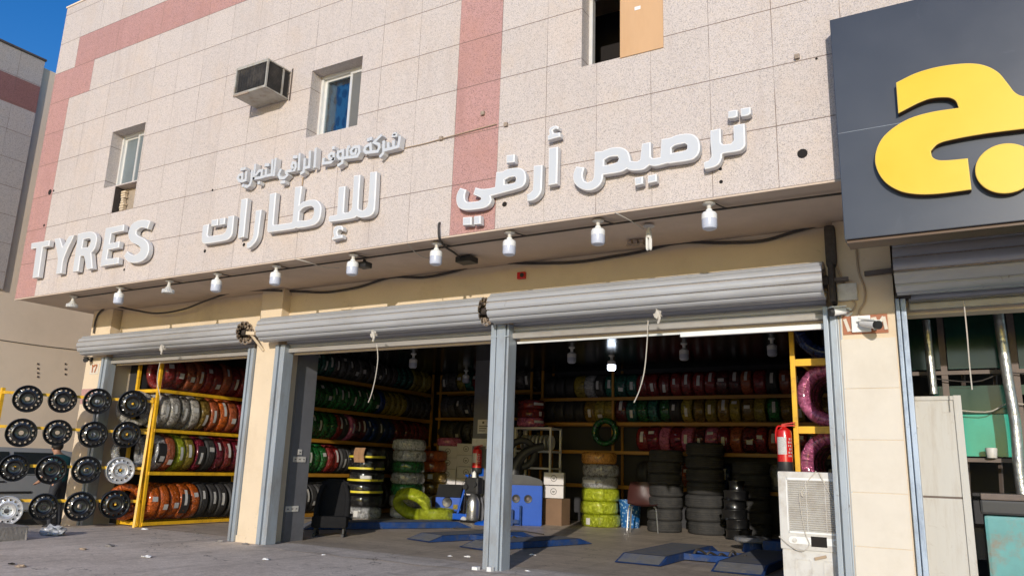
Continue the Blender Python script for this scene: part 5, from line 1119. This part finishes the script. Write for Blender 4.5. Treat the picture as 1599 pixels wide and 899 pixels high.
# brown chair and blue bin
t = thing('chair', 'brown plastic shell chair on chrome legs beside the lime tyre stack', 'chair', tuple(PZ(1003, 830)), R(28))
t.scale = (1.2, 1.2, 1.13)
bm = nb(); n = 9; rows = []
prof = [(-.23, .44), (-.20, .455), (-.08, .44), (.08, .43), (.17, .45), (.215, .52), (.235, .65), (.25, .78), (.255, .84)]
for (y, z) in prof:
    ww = .225 if z < .5 else .225-.06*((z-.5)/.34)**2; rows.append([bm.verts.new((ww*(2*i/(n-1)-1), y-(.05*(2*i/(n-1)-1)**2 if z > .5 else 0), z+(.03*(2*i/(n-1)-1)**2 if z < .5 else 0))) for i in range(n)])
for a, b in zip(rows, rows[1:]):
    for i in range(n-1): bm.faces.new((a[i], a[i+1], b[i+1], b[i]))
bmesh.ops.solidify(bm, geom=bm.faces[:], thickness=.012); obj('seat_shell', bm, 'brown_seat', t, True)
for sx in (-1, 1):
    for y0, y1 in ((-.15, -.22), (.14, .22)):
        bm = nb(); tube(bm, [(sx*.17, y0, .43), (sx*.20, y1*.95, .38), (sx*.225, y1, 0)], .012, n=8); obj('leg', bm, 'chrome', t, True)
m, ns, ls, b = _nodes('blue_dotted_plastic'); tc = ns.new('ShaderNodeTexCoord'); v = N(ns, 'ShaderNodeTexVoronoi', inp={'Scale': 17.}); ls.new(tc.outputs['Object'], v.inputs['Vector'])
ls.new(ramp(ns, ls, v.outputs['Distance'], .28, (.30, .45, .62), .42, (.012, .10, .30)), b.inputs['Base Color']); b.inputs['Roughness'].default_value = .4; M['bin'] = m
bm = nb(); lathe(bm, [(0, .0), (.19, 0), (.235, .52), (.25, .53), (.25, .56), (.225, .56), (.18, .03), (0, .03)], 32); tag(obj('waste_bin', bm, 'bin', smooth=True, loc=PZ(984, 823)), 'round blue bin with pale dots behind the brown chair', 'bin')
# white evaporative air cooler
t = thing('air_cooler', 'dirty white evaporative air cooler standing just inside the right door', 'air cooler', (12.535, 1.365, 0), R(-2))
bm = nb(); X0, X1 = -.335, .335
box(bm, (X0, .02, .06), (X1, .46, .47), bev=.02); box(bm, (X0-.01, 0, .465), (X1+.01, .48, 1.205), bev=.018); obj('body', bm, 'white_dirty', t, True)
bm = nb(); box(bm, (X0+.085, -.004, .64), (X1-.06, .002, 1.125)); obj('filter_pad', bm, 'grille_back', t)
bm = nb(); z = .645
while z < 1.12: beam(bm, (X0+.085, -.010, z), (X1-.06, -.010, z), .018, .006, up=Vector((0, .7, .7))); z += .0205
for k in range(4): x = X0+.085+.175*k; box(bm, (x-.003, -.016, .64), (x+.003, -.011, 1.125))
obj('front_grille', bm, 'white_dirty', t)
bm = nb(); k = .018
box(bm, (X0+.07, -.008, 1.125), (X1-.05, .0, 1.145)); box(bm, (X0+.07, -.008, .62), (X1-.05, .0, .64)); box(bm, (X0+.068, -.008, .62), (X0+.087, .0, 1.145)); box(bm, (X1-.062, -.008, .62), (X1-.045, .0, 1.145)); obj('grille_frame', bm, 'white_plastic', t)
bm = nb(); box(bm, (-.055, -.006, .505), (.09, .03, .60), bev=.003); obj('control_gap', bm, 'hole', t)
bm = nb(); prism(bm, [(X0+.10+.028*math.cos(a), .555+.033*math.sin(a)) for a in [R(90+20*i) for i in range(10)]]+[(X1-.07, .522), (X1-.07, .588)], 'y', -.004, .001); obj('control_strip', bm, 'white_plastic', t)
for x in (X0+.13, .17):
    bm = nb(); cyl(bm, (x, -.02, .555), (x, 0, .555), .022, n=14); beam(bm, (x-.02, -.024, .55), (x+.02, -.024, .56), .008, .01); obj('knob', bm, 'white_dirty', t)
for x in (-.14, .12):
    bm = nb(); q = [(x-.075, .08), (x-.075, .36), (x-.06, .38), (x+.06, .38), (x+.075, .36), (x+.075, .08)]
    for a, c in zip(q, q[1:]): beam(bm, (a[0], .018, a[1]), (c[0], .018, c[1]), .010, .012, up=Vector((0, 1, 0)))
    obj('embossed_panel', bm, 'white_dirty', t)
bm = nb(); beam(bm, (-.03, -.0, .395), (.075, -.0, .425), .025, .02, up=Vector((0, 1, 0))); obj('tank_latch', bm, 'cable_b', t)
bm = nb(); tube(bm, [(.055, -.015, 1.20), (.12, -.02, 1.05), (.20, -.025, .9), (.28, -.03, .74), (.3, -.03, .6)], .006); tube(bm, [(.03, -.012, 1.215), (-.05, -.02, 1.12), (-.12, -.03, 1.0), (-.10, -.03, .97), (-.135, -.03, 1.0), (-.125, -.03, .8), (-.1, -.02, .62), (-.07, -.02, .52), (-.14, -.03, .46), (-.25, -.03, .5), (-.35, -.02, .58)], .0045); obj('mains_cord', bm, 'cable_w', t, True)
# ceiling lamps inside
for k, (px, py, z, lit, lab) in enumerate(((893, 542, 3.45, False, 'unlit white lamp on the dark shop ceiling, left of the lit one'), (955, 556, 3.43, True, 'single lit lamp hanging from the dark shop ceiling'), (1205, 528, 3.45, False, 'unlit white lamp on the dark ceiling beside the yellow rack post'), (1068, 536, 3.45, False, 'small unlit lamp on the dark ceiling, between the lit lamp and the yellow rack post'),
        (646, 552, 3.45, False, 'unlit white lamp on the dark ceiling in front of the left wall rack'), (728, 578, 3.45, False, 'unlit white lamp on the dark ceiling beside the grey column'))):
    p = PZ(px, py, z); t = thing('ceiling_lamp', lab, 'lamp', (p.x, p.y, 3.449), 0, 'lamps on the shop ceiling')
    bm = nb(); lathe(bm, [(0, 0), (.06, 0), (.06, -.015), (.03, -.03), (.025, -.09), (.06, -.11), (.085, -.13), (.085, -.2), (0, -.2)], 20); obj('lamp_body', bm, 'white_plastic', t, True)
    bm = nb(); lathe(bm, [(0, -.2), (.084, -.201), (.084, -.28), (.06, -.31), (0, -.315)], 20); obj('diffuser', bm, 'lit' if lit else 'diffuser', t, True)
bm = nb(); tube(bm, [(4.3, 5.6, .012), (5.0, 6.0, .012), (5.6, 5.6, .012), (6.4, 6.2, .012), (7.2, 5.9, .012)], .01, n=5); tag(obj('floor_hose', bm, 'cable'), 'thin dark air hose winding over the shop floor in the middle bay', 'hose')
bm = nb(); bmesh.ops.create_grid(bm, x_segments=10, y_segments=10, size=.16)
for v in bm.verts: x, y = v.co.x, v.co.y; v.co = Vector((x, .012*math.sin(30*x)-.02*abs(y) - .0, -.0)) if False else Vector((x*.9+.02*math.sin(25*y), -.392-.02-.012*math.sin(40*x) if y < .02 else -.41+.35*(y-.02), (y*1.6-.03) if y < .02 else .015))
tag(obj('rag', bm, 'cloth', smooth=True, loc=(2.75, 6.35, 1.44)), 'tan cloth hanging over the top of the yellow taped tyre stack', 'cloth')

# ================================================================== RIGHT HAND UNIT (under the dark sign)
t = thing('glass_rack', 'dark steel rack of green glass sheets inside the unit under the dark sign', 'rack', (14.3, 2.6, 0))
bm = nb()
for x in (13.72, 14.36, 15.2, 16.2): box(bm, (x-.03, 2.56, 0), (x+.03, 2.62, 3.2))
for z in (2.30, 1.40, .75): box(bm, (13.2, 2.55, z-.04), (17, 2.60, z))
at0(obj('steel_frame', bm, 'frame_dark'), t)
for (x0, x1, z0, z1) in ((13.3, 13.69, 2.33, 2.9), (13.76, 14.32, 2.33, 2.9), (14.4, 15.1, 2.30, 2.9)):
    bm = nb(); box(bm, (x0, 2.64, z0), (x1, 2.66, z1)); at0(obj('glass_sheet', bm, 'glass_green'), t)
for (x0, x1, z0, z1, m_) in ((13.6, 14.30, 1.42, 1.85, 'glass_teal'), (14.36, 15.1, 1.42, 2.05, 'glass_teal'), (13.6, 15.2, 1.86, 2.15, 'glass_green'), (13.4, 15, .4, .74, 'glass_green')):
    bm = nb(); box(bm, (x0, 2.66, z0), (x1, 2.68, z1)); at0(obj('glass_sheet', bm, m_), t)
bm = nb()
for k in range(3): beam(bm, (13.5+.3*k, 2.9, .3), (13.62+.3*k, 3.1, 2.9), .03, .03)
at0(obj('rear_strut', bm, 'frame_dark'), t)
for k, (x, z, lab) in enumerate(((13.98, 2.24, 'loose dark wire sagging below the upper glass shelf'), (14.05, 1.93, 'loose pale wire hanging before the dark glass sheets'))):
    bm = nb(); tube(bm, [(13.5, 2.5, z), (x, 2.48, z-.07), (14.3, 2.5, z+.02), (14.8, 2.5, z-.1)], .006, n=5); tag(obj('loose_wire', bm, 'cable' if not k else 'cable_w'), lab, 'wire')
for k, pix in enumerate(([(1446, 500), (1452, 560), (1458, 615)], [(1558, 485), (1572, 580), (1585, 660), (1592, 740), (1602, 800)])):
    bm = nb(); ps = [PY(x, y, 2.3) for x, y in pix]; tube(bm, ps, .05 if k else .04, n=14); tag(obj('foil_duct', bm, 'tube_foil', smooth=True), 'thin crinkled silver pipe above the pale leaning door' if not k else 'long crinkled silver pipe at the right edge in front of the glass sheets', 'pipe')
t = thing('leaning_door', 'weathered cream door panel with a dark joint standing in the doorway under the dark sign', 'door', (13.67, 1.75, 0), 0)
bm = nb(); box(bm, (-.235, 0, 1.02), (.13, .05, 1.925)); box(bm, (-.235, 0, -.02), (.13, .05, 1.0)); obj('panel', bm, 'cream_board', t)
bm = nb()
for q in (((-.25, -.015, -.02), (-.215, .06, 1.96)), ((.115, -.02, -.02), (.18, .065, 1.965)), ((-.215, -.015, 1.92), (.115, .06, 1.96))): box(bm, *q, bev=.004)
obj('frame', bm, 'cream_board', t)
bm = nb(); box(bm, (-.215, .005, 1.0), (.115, .045, 1.02)); obj('joint_strip', bm, 'frame_dark', t)
bm = nb(); box(bm, (-.30, -.03, 1.66), (-.2, -.016, 1.68)); box(bm, (-.29, -.03, 1.61), (-.22, -.016, 1.63)); obj('hinge', bm, 'white_dirty', t)
t = thing('metal_tank', 'rusty teal metal tank with a dark rim at the lower right edge', 'tank', (14.2, 1.9, 0))
bm = nb(); box(bm, (-.26, 0, .05), (1.6, .7, .86), bev=.03); obj('body', bm, 'teal_rust', t); bm = nb(); box(bm, (-.28, -.02, .87), (1.62, .72, 1.0), bev=.02); obj('rim', bm, 'black', t); bm = nb(); box(bm, (-.27, -.012, 1.002), (1.6, .7, 1.06), bev=.01); obj('lid', bm, 'frame_dark', t)
bm = nb(); lathe(bm, [(0, 0), (.045, 0), (.055, .09), (.05, .1), (0, .1)], 18); q = tag(obj('paint_can', bm, 'white_dirty', smooth=True, loc=(14.07, 2.5, 1.402)), 'small pale can on the steel shelf by the teal glass', 'can')
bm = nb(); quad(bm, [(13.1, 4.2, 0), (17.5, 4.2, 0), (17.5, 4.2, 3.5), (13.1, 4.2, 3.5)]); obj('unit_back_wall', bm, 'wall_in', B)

# ================================================================== ALLEY: CAR, MAN, YARD LITTER
CX, CY = -1.25, .70
t = thing('parked_car', 'dark grey car parked in the alley behind the wheel stand', 'car', (CX, CY, gz(-2, 1)), 0, None)
def car_section(prof, x0, x1, inset=0.): 
    bm = nb(); prism(bm, prof, 'x', x0, x1); return bm
L0 = -2.1                                            # front bumper (towards the road), length 4.4 along +Y
bm = nb(); low = [(L0, .32), (L0+.02, .62), (L0+.25, .78), (L0+1.0, .88), (L0+1.25, .90), (L0+4.15, .92), (L0+4.35, .80), (L0+4.4, .36), (L0+3.85, .30), (L0+3.80, .46), (L0+3.55, .62), (L0+3.25, .62), (L0+3.0, .46), (L0+2.95, .28), (L0+1.25, .28), (L0+1.2, .46), (L0+.95, .62), (L0+.65, .62), (L0+.40, .46), (L0+.35, .30)]
prism(bm, low, 'x', -1.75, 0); bmesh.ops.bevel(bm, geom=[e for e in bm.edges if abs(e.verts[0].co.x-e.verts[1].co.x) < .01], offset=.03, segments=2, affect='EDGES'); body = obj('body', bm, 'car', t, True)
bm = nb(); cab = [(L0+1.15, .90), (L0+1.85, 1.36), (L0+2.15, 1.42), (L0+3.4, 1.42), (L0+3.75, 1.36), (L0+4.25, .92)]
A = [bm.verts.new((-.06-(.17 if z > 1 else 0), y, z)) for y, z in cab]; D = [bm.verts.new((-1.69+(.17 if z > 1 else 0), y, z)) for y, z in cab]
bm.faces.new(A); bm.faces.new(D[::-1])
for i in range(6): bm.faces.new((A[i], D[i], D[(i+1) % 6], A[(i+1) % 6]))
bmesh.ops.bevel(bm, geom=bm.edges[:], offset=.03, segments=2, affect='EDGES'); obj('cabin', bm, 'car', t, True)
def sidewin(y0, y1, s0, s1):
    bm = nb(); f = lambda z: -.06-.17*(z-.90)/.5+.006
    quad(bm, [(f(.95), y0, .95), (f(.95), y1, .95), (f(1.34), s1, 1.34), (f(1.34), s0, 1.34)]); obj('side_window', bm, 'glass_dark', t)
sidewin(L0+1.38, L0+2.5, L0+1.92, L0+2.5); sidewin(L0+2.58, L0+3.4, L0+2.58, L0+3.35)
bm = nb(); quad(bm, [(-.2, L0+1.22, .945), (-1.55, L0+1.22, .945), (-1.45, L0+1.80, 1.33), (-.3, L0+1.80, 1.33)]); obj('windscreen', bm, 'glass_teal', t)
for y in (L0+.8, L0+3.4):
    for x in (-.2, -1.55):
        bm = nb(); lathe(bm, [(.2, -.09), (.29, -.1), (.315, -.06), (.315, .06), (.29, .1), (.2, .09)], 30, 'x', (x, y, .315), closed=True); wv = obj('wheel', bm, 'rubber', t, True)
        bm = nb(); lathe(bm, [(0, .05), (.05, .06), (.2, .04), (.21, .085), (.2, .09)], 24, 'x', (x, y, .315)); obj('rim', bm, 'steel_silver', wv, True)
bm = nb(); box(bm, (-.01, L0+2.25, .80), (.015, L0+2.4, .825)); box(bm, (-.01, L0+3.2, .80), (.015, L0+3.35, .825)); obj('door_handle', bm, 'black', t)
bm = nb(); box(bm, (.0, L0+1.3, .60), (.012, L0+2.9, .64)); obj('trim_strip', bm, 'black', t)
bm = nb(); box(bm, (-.02, L0+1.45, .93), (.14, L0+1.62, 1.05), bev=.03); obj('mirror', bm, 'black', t)
bm = nb(); box(bm, (-.45, L0-.005, .62), (-.08, L0+.2, .72), bev=.02); obj('headlight', bm, 'glass_grey', t)

# man in a teal shirt behind the wheel stand
def person(loc, rz, sc=1.):
    J = {'pel': (0, 0, .90), 'sp': (0, .03, 1.10), 'ch': (0, -.06, 1.30), 'nk': (0, -.15, 1.45), 'hd': (0, -.20, 1.53), 'ht': (0, -.22, 1.62)}
    E_ = [('pel', 'sp'), ('sp', 'ch'), ('ch', 'nk'), ('nk', 'hd'), ('hd', 'ht')]
    Rr = {'pel': .15, 'sp': .13, 'ch': .15, 'nk': .055, 'hd': .085, 'ht': .075}
    for s, n in ((-1, 'l'), (1, 'r')):
        J.update({n+'sh': (s*.19, -.07, 1.36), n+'el': (s*.24, -.10, 1.08), n+'wr': (s*.20, -.28, .92), n+'pa': (s*.19, -.34, .88), n+'hp': (s*.10, 0, .84), n+'kn': (s*.11, -.04, .47), n+'an': (s*.11, .03, .08), n+'to': (s*.12, -.13, .035)})
        Rr.update({n+'sh': .065, n+'el': .045, n+'wr': .03, n+'pa': .034, n+'hp': .095, n+'kn': .06, n+'an': .042, n+'to': .035})
        E_ += [('ch', n+'sh'), (n+'sh', n+'el'), (n+'el', n+'wr'), (n+'wr', n+'pa'), ('pel', n+'hp'), (n+'hp', n+'kn'), (n+'kn', n+'an'), (n+'an', n+'to')]
        for k in range(5):
            f0, f1 = f'{n}f{k}a', f'{n}f{k}b'; dx = (-.03+.018*k); b_ = J[n+'pa']
            if k == 4: J[f0] = (b_[0]-s*.05, b_[1]+.0, b_[2]+.01); J[f1] = (b_[0]-s*.065, b_[1]-.035, b_[2]-.005)
            else: J[f0] = (b_[0]+dx, b_[1]-.045, b_[2]-.015); J[f1] = (b_[0]+dx, b_[1]-.075, b_[2]-.045)
            Rr[f0], Rr[f1] = .009, .008; E_ += [(n+'pa', f0), (f0, f1)]
    ks = list(J); me = bpy.data.meshes.new('person'); me.from_pydata([J[k] for k in ks], [(ks.index(a), ks.index(b)) for a, b in E_], [])
    o = bpy.data.objects.new('person', me); C.objects.link(o); sk = o.modifiers.new('s', 'SKIN'); o.modifiers.new('d', 'SUBSURF').levels = 2
    for i, k in enumerate(ks):
        v = me.skin_vertices[0].data[i]; v.radius = (Rr[k], Rr[k]*(.8 if k in ('pel', 'sp', 'ch') else 1)); v.use_root = k == 'pel'
    bpy.context.view_layer.update(); m2 = bpy.data.meshes.new_from_object(o.evaluated_get(bpy.context.evaluated_depsgraph_get())); o.modifiers.clear(); o.data = m2; m2.name = 'person'
    m2.materials.clear()
    for k in ('skin', 'teal_shirt', 'trousers', 'black'): m2.materials.append(M[k])
    for f in m2.polygons:
        c = f.center; f.use_smooth = True; ax = abs(c.x)
        arm = ax > .165 and c.z < 1.14
        f.material_index = 0 if (c.z > 1.44 or (arm and .84 < c.z < 1.10 and (c.y < -.11 or c.z < 1.02))) else (1 if c.z > .93 or arm and c.z > 1.0 else (3 if c.z < .09 else 2))
    o.location = loc; o.rotation_euler = (0, 0, rz); o.scale = (sc,)*3
    hc = Vector((0, -.205, 1.575))
    bm = nb(); bmesh.ops.create_icosphere(bm, subdivisions=3, radius=.108)
    for v in bm.verts:
        v.co *= 1+.05*math.sin(40*v.co.x)*math.sin(37*v.co.z); v.co += hc+Vector((0, .02, .035))
    bmesh.ops.delete(bm, geom=[v for v in bm.verts if v.co.y < hc.y-.06 and v.co.z < hc.z+.05 or v.co.z < hc.z-.05], context='VERTS'); obj('hair', bm, 'hair', o, True)
    for s in (-1, 1):
        bm = nb(); bmesh.ops.create_icosphere(bm, subdivisions=2, radius=.022); [setattr(v, 'co', Vector((v.co.x*.5, v.co.y, v.co.z*1.4))+hc+Vector((s*.088, .0, -.01))) for v in bm.verts]; obj('ear', bm, 'skin', o, True)
        bm = nb(); bmesh.ops.create_icosphere(bm, subdivisions=2, radius=.011); [setattr(v, 'co', v.co+hc+Vector((s*.032, -.082, .0))) for v in bm.verts]; obj('eye', bm, 'black', o, True)
    bm = nb(); bmesh.ops.create_icosphere(bm, subdivisions=2, radius=.017); [setattr(v, 'co', Vector((v.co.x*.8, v.co.y*1.2, v.co.z*1.5))+hc+Vector((0, -.092, -.025))) for v in bm.verts]; obj('nose', bm, 'skin', o, True)
    bm = nb(); box(bm, hc+Vector((-.025, -.088, -.062)), hc+Vector((.025, -.075, -.054)), bev=.003); obj('mouth', bm, 'brick_red', o)
    return o
p = PX(101, 700, -.75)
tag(person((-.75, p.y, gz(-.75, p.y)-.02), R(-75), .925), 'dark haired man in a teal shirt standing behind the wheel stand beside the grey car', 'person')

bm = nb(); box(bm, (-.55, -.2, 0), (.45, .2, .19), bev=.02); 
for v in bm.verts: v.co += Vector((random.uniform(-.01, .01), random.uniform(-.01, .01), random.uniform(-.008, .008)))
p = PZ(4, 848, -.05); tag(obj('concrete_block', bm, 'concrete', loc=(p.x-.25, p.y, gz(p.x, p.y)-.01)), 'grey concrete block on the ground at the lower left edge', 'block')
p = PZ(81, 838, -.03); bm = nb(); bmesh.ops.create_icosphere(bm, subdivisions=4, radius=.17)
from mathutils import noise
for v in bm.verts:
    d = v.co.normalized(); q = 1+.4*noise.noise(d*2.3)+.12*noise.noise(d*7); v.co = Vector((d.x*.19*q, d.y*.14*q, max(0, (d.z+.5)*.085*q)))
tag(obj('plastic_bag', bm, 'bag', smooth=True, loc=(p.x, p.y, gz(p.x, p.y))), 'crumpled clear plastic bag on the ground before the wheel stand', 'bag')
def scrap(px, py, r, m, label, name='paper_scrap', cat='scrap', grp='scraps lying on the ground'):
    r *= .72; p = PZ(px, py, .0); p = PZ(px, py, gz(p.x, p.y)); bm = nb(); bmesh.ops.create_icosphere(bm, subdivisions=2, radius=r); sd_ = random.random()*50
    for v in bm.verts: d = v.co.normalized(); q = 1+.8*noise.noise(d*1.7+Vector((sd_, 0, 0))); v.co = Vector((d.x*r*1.5*q, d.y*r*q, max(0, d.z*r*.45*q)))
    tag(obj(name, bm, m, loc=(p.x, p.y, p.z+.002)), label, cat, grp)
for a in ((229, 869, .07, 'litter', 'long white scrap of paper on the open yard before the left doorway'), (730, 869, .045, 'litter', 'white scrap left of the door post foot'), (703, 868, .035, 'litter', 'small white scrap farther left of the door post foot'), (735, 830, .03, 'litter', 'white scrap on the middle lift'), (831, 866, .04, 'litter', 'white scrap in the post shadow inside the right door'),
          (824, 891, .03, 'litter', 'white scrap on the threshold right of the door post'), (129, 857, .05, 'cable_b', 'brown scrap on the yard near the clear bag'), (33, 884, .06, 'cable_b', 'brown scrap at the lower left edge of the yard'), (18, 880, .04, 'hole', 'dark scrap at the lower left corner'), (344, 845, .06, 'concrete', 'grey stone at the left foot of the pillar'), (383, 849, .05, 'concrete', 'grey stone at the right foot of the pillar'),
          (170, 852, .07, 'concrete', 'flat grey scrap on the yard below the wheel stand'), (226, 826, .06, 'litter', 'pale scrap beside the foot of the yellow rack'), (860, 787, .03, 'litter', 'white scrap on the shop floor beyond the balancer'), (505, 866, .035, 'litter', 'white speck on the patched threshold'), (415, 873, .05, 'litter', 'faint white smear of plaster on the yard')):
    scrap(*a)
